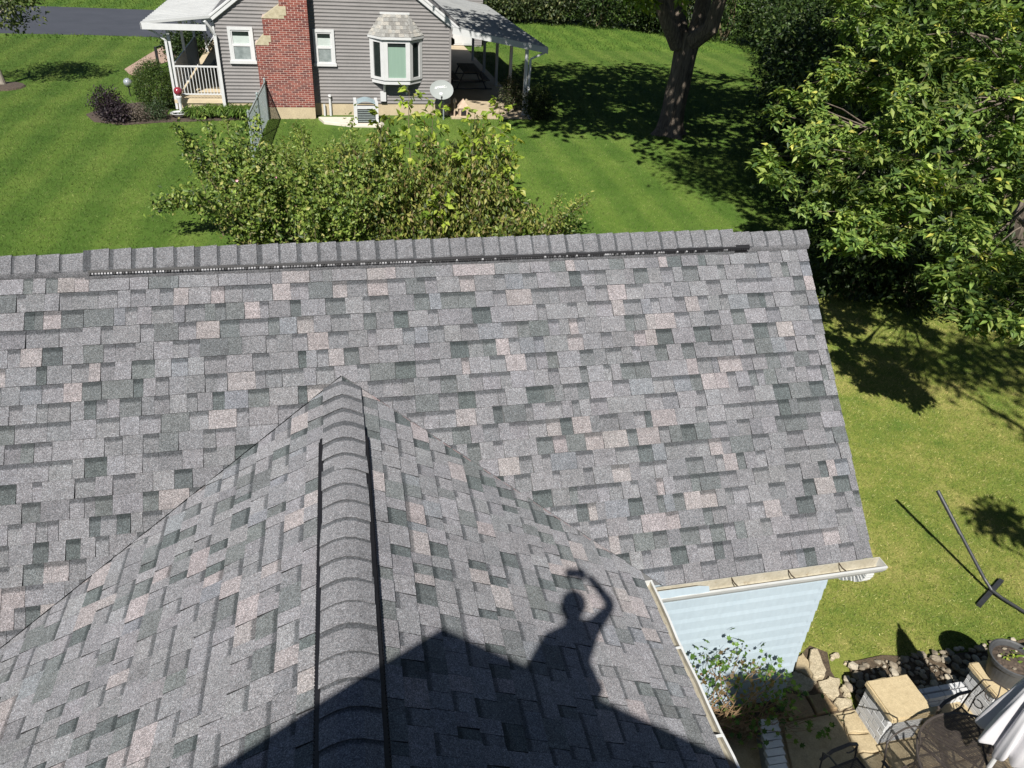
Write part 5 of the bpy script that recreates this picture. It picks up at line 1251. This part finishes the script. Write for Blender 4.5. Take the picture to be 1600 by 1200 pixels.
m = MB(); m.box((5.41, 3.83, 0), (6.20, 3.93, 0.19)); m.build('core', wmort, lw); brick_box(lw, 5.405, 6.205, 3.82, 3.945, 0.0, 3, L=.2)
pw_ = empty('planter_wall', (7.5, 3.75, 0), 'white painted brick wall with a long tan cap stone that carries the pot', 'wall')
m = MB(); m.box((6.225, 3.60, 0), (9.0, 3.92, 0.42)); m.build('core', wmort, pw_); brick_box(pw_, 6.212, 9.0, 3.585, 3.935, 0.0, 6); cap_stone(pw_, 6.18, 9.05, 3.545, 3.965, 0.435, 0.50)
lg = empty('brick_ledge', (3.75, 3.55, 0), 'narrow ledge of white painted bricks in the shade under the ivy', 'wall')
m = MB(); m.add([(3.80, 3.92, 0), (3.97, 3.91, 0), (3.63, 2.9, 0), (3.46, 2.9, 0), (3.80, 3.92, .18), (3.97, 3.91, .18), (3.63, 2.9, .18), (3.46, 2.9, .18)], [(0, 1, 5, 4), (1, 2, 6, 5), (2, 3, 7, 6), (3, 0, 4, 7), (4, 5, 6, 7)]); m.build('core', wmort, lg)
for k in range(13):
    t = (k+.5)/13; o = bpy.data.objects.new('brick', wbrick_mesh(0.185, 0.068, .062)); COL.objects.link(o); o.parent = lg
    o.location = Vector((3.885-.34*t, 3.915-1.01*t, .213+R2.uniform(-.003, .003)))-base_of(lg); o.rotation_euler = (0, 0, R2.gauss(-0.03, .02))
# pot
potm = mat('grey_pot', (0.075, 0.078, 0.082), (0.05, 0.052, 0.055), scale=8, rough=0.55)
pot = empty('flower_pot', (6.42, 3.755, .50), 'dark grey round pot of soil on the tan cap stone', 'flower pot')
pc0 = (6.42, 3.755, .50)
m = MB(); m.lathe([(.155, 0), (.17, .02), (.205, .22), (.215, .25), (.232, .255), (.235, .30), (.222, .305), (.212, .29), (.20, .25), (.02, .25)], pc0, 32); m.build('body', potm, pot, smooth=False)
m = MB(); m.lathe([(.203, .245), (.15, .262), (.05, .27), (.01, .27)], pc0, 24); m.build('soil', mulch, pot)
p1 = []
for k in range(5):
    c = np.array((6.40+R2.gauss(0, .05), 3.79+R2.gauss(0, .05), .79)); p1.append(rosette(c, 7, .055, LIME, (1, 1, 2, .5)))
foliage('seedlings', p1, leafm, pot)
for k in range(7): 
    o = bpy.data.objects.new('pebble', rp[3*(k % 3)]); COL.objects.link(o); o.parent = pot; a = R2.uniform(0, 6.28); o.location = (.13*math.cos(a), .13*math.sin(a), .272); r = R2.uniform(.012, .024); o.scale = (r, r, r)
# table of woven metal mesh
iron = mat('brown_iron', (0.075, 0.062, 0.055), (0.05, 0.042, 0.038), scale=20, rough=0.5, spec=0.5)
tx, ty, tr = 5.32, 2.775, 0.60
tb_ = empty('patio_table', (tx, ty, .06), 'round brown wire mesh table beside the furled white umbrella', 'table')
m = MB(); st_ = 0.0125; k = -tr+st_
while k < tr:
    h_ = math.sqrt(max(0, tr*tr-k*k)); m.bar((tx+k, ty-h_, .70), (tx+k, ty+h_, .70), .0031, .003); m.bar((tx-h_, ty+k, .7025), (tx+h_, ty+k, .7025), .0031, .003); k += st_
m.build('mesh_top', iron, tb_)
m = MB(); m.tube([(tx+tr*math.cos(a), ty+tr*math.sin(a), .70) for a in np.linspace(0, 2*PI, 49)], .012, 6)
for a in np.linspace(0, PI, 4)[:-1]: m.bar((tx-tr*math.cos(a), ty-tr*math.sin(a), .69), (tx+tr*math.cos(a), ty+tr*math.sin(a), .69), .014)
m.build('rim', iron, tb_)
for k in range(4):
    a = PI/4+k*PI/2; c_, s_ = math.cos(a), math.sin(a); m = MB()
    m.tube([(tx+.40*c_, ty+.40*s_, .69), (tx+.30*c_, ty+.30*s_, .5), (tx+.24*c_, ty+.24*s_, .32), (tx+.34*c_, ty+.34*s_, .12), (tx+.46*c_, ty+.46*s_, .06)], .013, 6); m.build('leg', iron, tb_)
def arc(c, r, a0, a1, u, v, n=9): return [np.array(c)+r*(math.cos(t)*np.array(u)+math.sin(t)*np.array(v)) for t in np.linspace(a0, a1, n)]
def iron_chair(name, x, y, rz, label, scroll=True):
    """local frame: faces +x, left is +y"""
    t = empty(name, (x, y, .06), label, 'chair', 'wrought iron chairs round the table', rz)
    def put(nm, m): 
        o = link_mesh(nm, m.mesh(nm, iron), t); return o
    m = MB(); k = -.22
    while k <= .221: m.bar((-.22, k, .40), (.23, k, .40), .004, .003); m.bar((k, -.22, .402), (k, .22, .402), .004, .003); k += .0125
    m.tube([(.23, -.22, .40), (.24, 0, .40), (.23, .22, .40), (-.22, .22, .40), (-.22, -.22, .40), (.23, -.22, .40)], .012, 6); put('seat', m)
    m = MB(); m.tube([(-.21, -.22, .38), (-.25, -.22, .62), (-.31, -.20, .80), (-.325, -.13, .86), (-.33, 0, .88), (-.325, .13, .86), (-.31, .20, .80), (-.25, .22, .62), (-.21, .22, .38)], .008, 6); bf_ = put('back_frame', m)
    m = MB()
    for s in (-1, 1):
        m.tube(arc((-.29, s*.075, .70), .05, -PI*.6, PI*1.1, (0, s, 0), (0, 0, 1)), .006, 5); m.tube(arc((-.25, s*.12, .56), .045, -PI, PI*.7, (0, -s, 0), (0, 0, 1)), .006, 5); m.tube([(-.22, s*.05, .42), (-.27, s*.02, .62), (-.30, s*.03, .78), (-.325, s*.06, .87)], .006, 5)
        m.tube([(-.22, s*.15, .42), (-.26, s*.17, .6), (-.31, s*.13, .8)], .006, 5)
    if scroll: put('back_scroll', m)
    for s in (-1, 1):
        m = MB(); m.bar((-.26, s*.225, .62), (-.10, s*.255, .635), .028, .012); m.bar((-.10, s*.255, .635), (.10, s*.26, .63), .03, .012); m.bar((.10, s*.26, .63), (.19, s*.25, .60), .03, .012); m.tube(arc((.14, s*.25, .55), .055, PI/2, -PI*.75, (1, 0, 0), (0, 0, 1)), .008, 5); put('armrest', m)
        m = MB(); m.tube([(.19, s*.25, .60), (.21, s*.23, .42), (.22, s*.22, .2), (.25, s*.23, 0)], .008, 6); put('leg', m)
        m = MB(); m.tube([(-.21, s*.22, .40), (-.22, s*.22, .2), (-.28, s*.23, 0)], .008, 6); put('leg', m)
    m = MB(); m.bar((.215, -.22, .2), (.215, .22, .2), .01); m.bar((-.22, -.22, .2), (-.22, .22, .2), .01); put('stretcher', m)
iron_chair('iron_chair', 5.60, 3.27, math.radians(196), 'iron chair between the low wall and the umbrella, scrolled back to the right')
iron_chair('iron_chair', 4.72, 2.86, math.radians(-80), 'iron chair with its back to the brick pillar', False)
iron_chair('iron_chair', 4.18, 3.00, math.radians(8), 'leftmost iron chair, on the slabs at the edge of the shade', False)
# umbrella, furled
cloth = mat('white_canvas', (0.60, 0.595, 0.62), (0.55, 0.545, 0.575), scale=5, rough=0.8)
um = empty('umbrella', (5.36, 2.83, 0.06), 'furled white garden umbrella standing through the mesh table', 'umbrella')
m = MB(); n = 96; prof = [(1.08, .205), (1.11, .215), (1.25, .20), (1.45, .175), (1.7, .135), (1.95, .09), (2.15, .045), (2.2, .02)]
vs = [(5.36+(r*(1+.24*math.cos(8*a+z*1.2)+.10*math.cos(16*a+1)+.05*math.sin(3*a+z*5)))*math.cos(a), 2.83+(r*(1+.24*math.cos(8*a+z*1.2)+.10*math.cos(16*a+1)+.05*math.sin(3*a+z*5)))*math.sin(a), z+(0.05*math.cos(8*a) if z < 1.2 else 0)) for z, r in prof for a in np.linspace(0, 2*PI, n+1)[:-1]]
m.add(vs, [(i*n+j, i*n+(j+1) % n, (i+1)*n+(j+1) % n, (i+1)*n+j) for i in range(len(prof)-1) for j in range(n)]); m.build('canopy', cloth, um, smooth=True)
m = MB(); m.tube([(5.36, 2.83, .06), (5.36, 2.83, 2.27)], .02, 10); m.build('pole', trim, um)
for k in range(8):
    a = k*PI/4+.2; m = MB(); m.tube([(5.36+.02*math.cos(a), 2.83+.02*math.sin(a), 2.12), (5.36+.13*math.cos(a), 2.83+.13*math.sin(a), 1.12)], .006, 5); m.build('rib', trim, um)
m = MB(); m.lathe([(.25, 0), (.25, .04), (.08, .10), (.04, .3)], (5.36, 2.83, .06), 20); m.build('base', iron, um)
# hammock stand on the lawn
tubem = mat('black_tube', (0.05, 0.053, 0.058), (0.035, 0.037, 0.04), scale=15, rough=0.4, metal=0.2)
hs = empty('hammock_stand', (7.66, 5.12, 0), 'black tubular hammock stand with one arm rising from the dry lawn', 'hammock stand')
m = MB(); m.tube([(8.75, 2.9, .05), (7.9, 4.62, .05), (7.72, 4.99, .055), (7.66, 5.12, .075), (7.615, 5.24, .16), (7.29, 6.05, .90)], .021, 10); m.build('arm', tubem, hs)
m = MB(); m.tube([(7.44, 5.66, .545), (7.275, 6.08, .93)], .025, 10); m.build('sleeve', tubem, hs)
m = MB(); m.bar((7.36, 4.96, .03), (7.96, 5.27, .03), .055, .045); m.build('foot', tubem, hs)
# ivy over the blue wall
iv = empty('ivy', (3.4, 3.95, 0), 'half dead ivy climbing the light blue siding below the gutter', 'climbing plant')
IVY = [(0.08, 0.16, 0.03), (0.12, 0.21, 0.04), (0.17, 0.26, 0.05), (0.045, 0.10, 0.02)]
def ivy_mesh(col):
    q = [(0, 0, 0), (.5, .28, .06), (.34, .55, .05), (.62, .80, .0), (.20, .78, .05), (0, 1.15, -.06), (-.20, .78, .05), (-.62, .80, 0), (-.34, .55, .05), (-.5, .28, .06)]
    m = MB(); m.add(q+[(0, .5, 0)], [(10, i, (i+1) % 10) for i in range(10)], col); return m.mesh('leaf', leafg)
ip = [ivy_mesh(c) for c in IVY+[(0.14, 0.10, 0.04)]]
def ztop(x): return np.interp(x, (2.3, 2.95, 3.2, 3.5, 4.07, 4.4), (.95, 1.28, 1.42, 1.33, .70, .12))
ib = base_of(iv); m = MB()
for k in range(52):
    x = R2.uniform(2.4, 4.2); z = ztop(x)*R2.uniform(.3, 1.0); m.tube(wob((R2.uniform(2.8, 3.6), 3.98, 0.02), (x, 4.12-R2.random()*.25, z), 5, .06), [.008, .007, .006, .004, .003, .002], 4)
for k in range(26): m.tube(wob((R2.uniform(3.0, 3.8), 3.95, .15), (R2.uniform(3.6, 4.45), R2.uniform(3.65, 4.0), R2.uniform(.1, .45)), 5, .05), [.007, .006, .005, .004, .003, .002], 4)
twig = mat('dry_twig', (0.30, 0.20, 0.11), (0.19, 0.12, 0.065), scale=14, rough=0.9)
m.build('stem', twig, iv)
for k in range(290):
    if k < 190:
        x = R2.uniform(2.45, 4.25); t = R2.random()**.55; z = ztop(x)*t+.02; y = 4.15-R2.random()*.16-(1-t)*.2; mi = R2.randrange(4) if t > .65 or R2.random() < .55 else 4
    else: x = R2.uniform(3.5, 4.5); y = R2.uniform(3.6, 4.05); z = R2.uniform(.1, .5); mi = R2.randrange(4)
    o = bpy.data.objects.new('leaf', ip[mi]); COL.objects.link(o); o.parent = iv; s = R2.uniform(.036, .066); o.scale = (s, s, s)
    o.location = Vector((x, y, z))-ib; o.rotation_euler = (R2.gauss(.6, .5), R2.gauss(0, .5), R2.uniform(0, 6.28))
n = 650; x = rng.uniform(2.4, 4.1, n); t = rng.random(n)**.8; C = np.c_[x, 4.1-rng.random(n)*.25, ztop(x)*t*.9+.02]
L_ = .03+.03*rng.random(n); pp = [leaves(C, rnd_dirs(n), rnd_dirs(n, up=.4), L_, L_*.8, pick([(0.16, 0.11, 0.055), (0.22, 0.15, 0.08), (0.12, 0.15, 0.04), (0.09, 0.17, 0.03)], (2, 1, 3, 5), n))]
foliage('dry_leaves', pp, leafm, iv)

# ---------------------------------------------------------------- the photographer, known from the shadow alone
per = empty('person', (0, -0.41, 6.36), 'person sitting at the gable edge with one arm raised to hold a phone', 'person')
skinm = mat('skin', (0.52, 0.33, 0.25), (0.47, 0.29, 0.22), rough=0.55, scale=10); shirt = mat('shirt', (0.10, 0.12, 0.18), rough=0.85, scale=9); jeans = mat('jeans', (0.06, 0.08, 0.14), rough=0.9, scale=20); hairm = mat('hair', (0.05, 0.035, 0.025), rough=0.7, scale=30)
C0 = np.array((0, 0, CAM_Z)); pb0 = np.array(base_of(per))
def skin_obj(name, V, E, Rr, m, root=0, sub=2):
    me = bpy.data.meshes.new(name); me.from_pydata([tuple(np.array(v)+C0-pb0) for v in V], E, []); o = link_mesh(name, me, per)
    sk = o.modifiers.new('skin', 'SKIN'); sk.use_smooth_shade = True
    if not me.skin_vertices: 
        me.skin_vertices.new() if hasattr(me.skin_vertices, 'new') else None
    sv = me.skin_vertices[0].data
    for i, r in enumerate(Rr): sv[i].radius = (r, r) if not isinstance(r, tuple) else r
    sv[root].use_root = True
    sb = o.modifiers.new('sub', 'SUBSURF'); sb.levels = sub; sb.render_levels = sub; me.materials.append(m); return o
wr_ = C0*0+np.array((.125, -.045, -.035))
BV = [(-.05, -.41, -.56), (-.07, -.42, -.36), (-.09, -.44, -.17), (-.10, -.45, -.05), (-.122, -.455, .04), (-.13, -.455, .14), (-.13, -.45, .21),
      (.045, -.45, -.10), (.255, -.255, -.14), tuple(wr_), (-.25, -.45, -.11), (-.33, -.40, -.40), (-.15, -.22, -.56), (.04, -.40, -.60), (.06, -.10, -.72), (.07, -.08, -1.14), (.07, .03, -1.17), (-.14, -.40, -.60), (-.10, -.10, -.72), (-.10, -.08, -1.14), (-.10, .03, -1.17)]
BE = [(0, 1), (1, 2), (2, 3), (3, 4), (4, 5), (5, 6), (2, 7), (7, 8), (8, 9), (2, 10), (10, 11), (11, 12), (0, 13), (13, 14), (14, 15), (15, 16), (0, 17), (17, 18), (18, 19), (19, 20)]
BR_ = [(.11, .085), (.10, .08), (.12, .085), .052, .060, .086, .058, .06, .042, .028, .06, .045, .03, .07, .055, .042, .035, .07, .055, .042, .035]
try:
    try:
        bpy.ops.object.select_all(action='DESELECT')
    except Exception: pass
    def add_skin_layer(o):
        bpy.context.view_layer.objects.active = o
        if not o.data.skin_vertices:
            with bpy.context.temp_override(object=o, active_object=o): bpy.ops.mesh.customdata_skin_add()
    _so = skin_obj
except Exception: pass
def skin_obj(name, V, E, Rr, m, root=0, sub=2):
    me = bpy.data.meshes.new(name); me.from_pydata([tuple(np.array(v)+C0-pb0) for v in V], E, []); o = link_mesh(name, me, per)
    sk = o.modifiers.new('skin', 'SKIN'); sk.use_smooth_shade = True
    add_skin_layer(o)
    sv = me.skin_vertices[0].data
    for i, r in enumerate(Rr): sv[i].radius = (r, r) if not isinstance(r, tuple) else r
    sv[root].use_root = True
    sb = o.modifiers.new('sub', 'SUBSURF'); sb.levels = sub; sb.render_levels = sub; me.materials.append(m); return o
skin_obj('body', BV, BE, BR_, skinm)
skin_obj('shirt', [BV[0], BV[1], BV[2], (.045, -.45, -.10), (.14, -.36, -.12), (-.25, -.45, -.11), (-.285, -.43, -.24)], [(0, 1), (1, 2), (2, 3), (3, 4), (2, 5), (5, 6)], [(.12, .095), (.11, .09), (.13, .095), .062, .054, .062, .054], shirt)
skin_obj('trousers', [BV[0], BV[13], BV[14], BV[15], BV[17], BV[18], BV[19]], [(0, 1), (1, 2), (2, 3), (0, 4), (4, 5), (5, 6)], [(.135, .105), .082, .068, .055, .082, .068, .055], jeans)
for side, w_, d_ in ((1, np.array(wr_), np.array((-.9, .22, .16))), (-1, np.array(BV[12]), np.array((.5, .7, -.25)))):
    d_ = d_/np.linalg.norm(d_); s_ = np.cross(d_, (0, 0, 1.0)); s_ /= np.linalg.norm(s_); n_ = np.cross(s_, d_)
    V = [w_, w_+d_*.05, w_+d_*.085]; E = [(0, 1), (1, 2)]; Rr = [.026, .03, .028]
    for j, (off, L1) in enumerate(((-.030, .062), (-.010, .075), (.010, .070), (.030, .055))):
        k = len(V); b = w_+d_*.085+s_*off; V += [b, b+d_*L1*.45+n_*.004, b+d_*L1*.75-n_*.014, b+d_*L1*.85-n_*.032]; E += [(2, k), (k, k+1), (k+1, k+2), (k+2, k+3)]; Rr += [.011, .009, .008, .007]
    k = len(V); b = w_+d_*.03-s_*.032*side; V += [b, b+d_*.03-s_*.02*side-n_*.012, b+d_*.055-s_*.016*side-n_*.022]; E += [(1, k), (k, k+1), (k+1, k+2)]; Rr += [.013, .010, .008]
    skin_obj('hand', V, E, Rr, skinm, root=1, sub=1)
def elps(name, c, r, m, par=per):
    b = MB(); b.lathe([(.001, -1)]+[(math.sin(PI*k/12), -math.cos(PI*k/12)) for k in range(1, 12)]+[(.001, 1)], (0, 0, 0), 18); me = b.mesh(name, m, smooth=True); o = link_mesh(name, me, par, Vector(np.array(c)+C0-pb0)); o.scale = r; return o
elps('hair', (-.13, -.475, .178), (.090, .100, .088), hairm); elps('nose', (-.118, -.366, .115), (.014, .02, .022), skinm)
for s in (-1, 1): elps('eye', (-.122+s*.032, -.385, .14), (.013, .010, .010), trim); elps('ear', (-.13+s*.078, -.46, .13), (.012, .022, .032), skinm)
elps('mouth', (-.118, -.38, .07), (.024, .008, .007), mat('lips', (.38, .16, .14), rough=.5))
ph_ = empty('phone', tuple(C0-AF*.03+AX*.035-AY*.02), 'dark phone held up in the raised hand', 'phone')
ph_.rotation_mode = 'QUATERNION'; ph_.rotation_quaternion = Matrix(((AX[0], AY[0], -AF[0]), (AX[1], AY[1], -AF[1]), (AX[2], AY[2], -AF[2]))).to_quaternion()
m = MB(); m.box((-.073, -.036, -.004), (.073, .036, .004)); me = m.mesh('case', black_m); link_mesh('case', me, ph_)
m = MB(); m.box((-.070, -.033, .004), (.070, .033, .0046)); link_mesh('screen', m.mesh('screen', glass_dk), ph_)

# ---------------------------------------------------------------- grass blades, far too many to count
def inside(x, y, poly):
    r = np.zeros(len(x), bool); n = len(poly)
    for i in range(n):
        (x0, y0), (x1, y1) = poly[i], poly[(i+1) % n]; c = ((y0 > y) != (y1 > y)) & (x < (x1-x0)*(y-y0)/(y1-y0+1e-12)+x0); r ^= c
    return r
def grass(name, n, xr, yr, L, w, cols, wt, ban, m, var=0.18):
    x = rng.uniform(*xr, n); y = rng.uniform(*yr, n); P = np.c_[x, y, np.zeros(n)]
    d = P-np.array((0, 0, CAM_Z)); z = d@AF; px = 800+FPX*(d@AX)/z; py = 600-FPX*(d@AY)/z
    k = (px > -30) & (px < 1630) & (py > -20) & (py < 1220)
    for b in ban: k &= ~inside(x, y, b)
    P = P[k]; n = len(P); a = rng.random(n)*2*PI; le = .25+.75*rng.random(n)
    D = np.c_[np.cos(a)*le, np.sin(a)*le, np.full(n, .75)]; D = unit(D); Sd = unit(np.cross(D, np.c_[np.cos(a+1), np.sin(a+1), np.zeros(n)+.3])); LL = L*(.5+.9*rng.random(n))[:, None]; ww = w*(.6+.8*rng.random(n))[:, None]
    V = np.stack([P-Sd*ww/2, P+Sd*ww/2, P+D*LL], 1).reshape(-1, 3); F = np.arange(3*n).reshape(-1, 3)
    C = pick(cols, wt, n, var)
    V = V-np.array((0, 0, 0.004)); o = link_mesh(name, fast_mesh(name, V, F, np.repeat(C, 3, 0), m)); o['kind'] = 'stuff'; return o
gm_n = lawn_mat('blades_dry', (0.75, 0.95, 0.8), (1, 1, 1), (1.3, 1.08, 1.0), vcol=True)
gm_f = lawn_mat('blades_lush', (0.85, 0.95, 0.9), (1, 1, 1), (1.15, 1.08, 1.1), stripes=True, vcol=True)
HOUSEP = [(-3.4, -1), (4.25, -1), (4.25, 4.25), (4.25, 7.9), (-3.4, 7.9)]
STP = [(2.4, 3.9), (4.15, 3.94), (9, 3.94), (9, 4.40), (6.8, 4.40), (5.7, 4.50), (5.15, 4.7), (4.95, 4.8), (4.6, 4.62), (4.3, 4.3)]
grass('dry_grass', 330000, (4.25, 14.5), (4.2, 13.5), .050, .0060, [(0.16, 0.205, 0.04), (0.25, 0.26, 0.075), (0.11, 0.175, 0.03), (0.46, 0.42, 0.20), (0.07, 0.135, 0.02)], (4, 3, 4, 1.6, 3), [HOUSEP, STP, [(3, -1), (9, -1), (9, 3.94), (3, 3.94)]], gm_n, .34)
DRV = [(-60, 57.6), (-10.2, 54.9), (6, 54.7), (6, 44.2), (-8.31, 45.23), (-15.4, 45.34), (-60, 47)]
PTH = [(-8.15, 36.9), (-7.75, 35.85), (-7.2, 37.5), (-6.5, 39.2), (-5.2, 40.3), (-5.0, 42.3), (-7.45, 42.6), (-7.75, 40.5)]
BED = [(-7.95, 29.2), (-7.5, 28.25), (-6.5, 27.85), (-4.5, 28.3), (-2.3, 28.65), (-2.3, 29.2), (-5.4, 29.22), (-5.5, 31.6), (-7.15, 30.7)]
HSE = [(-5.1, 29.2), (7.6, 28.7), (7.6, 44.5), (8.6, 44.5), (8.6, 50), (-5.1, 46)]
grass('lawn_grass', 620000, (-20, 30), (16.5, 44), .060, .015, [(0.092, 0.146, 0.032), (0.12, 0.175, 0.042), (0.068, 0.114, 0.022), (0.17, 0.215, 0.07)], (4, 3, 3, 1), [DRV, PTH, BED, HSE, [(-.3, 27.4), (2, 27.4), (2, 29.2), (-.3, 29.2)]], gm_f)
grass('far_grass', 60000, (-32, 34), (44, 66), .13, .05, [(0.07, 0.128, 0.02), (0.09, 0.15, 0.026), (0.05, 0.098, 0.014)], (4, 3, 3), [DRV, HSE], gm_f)
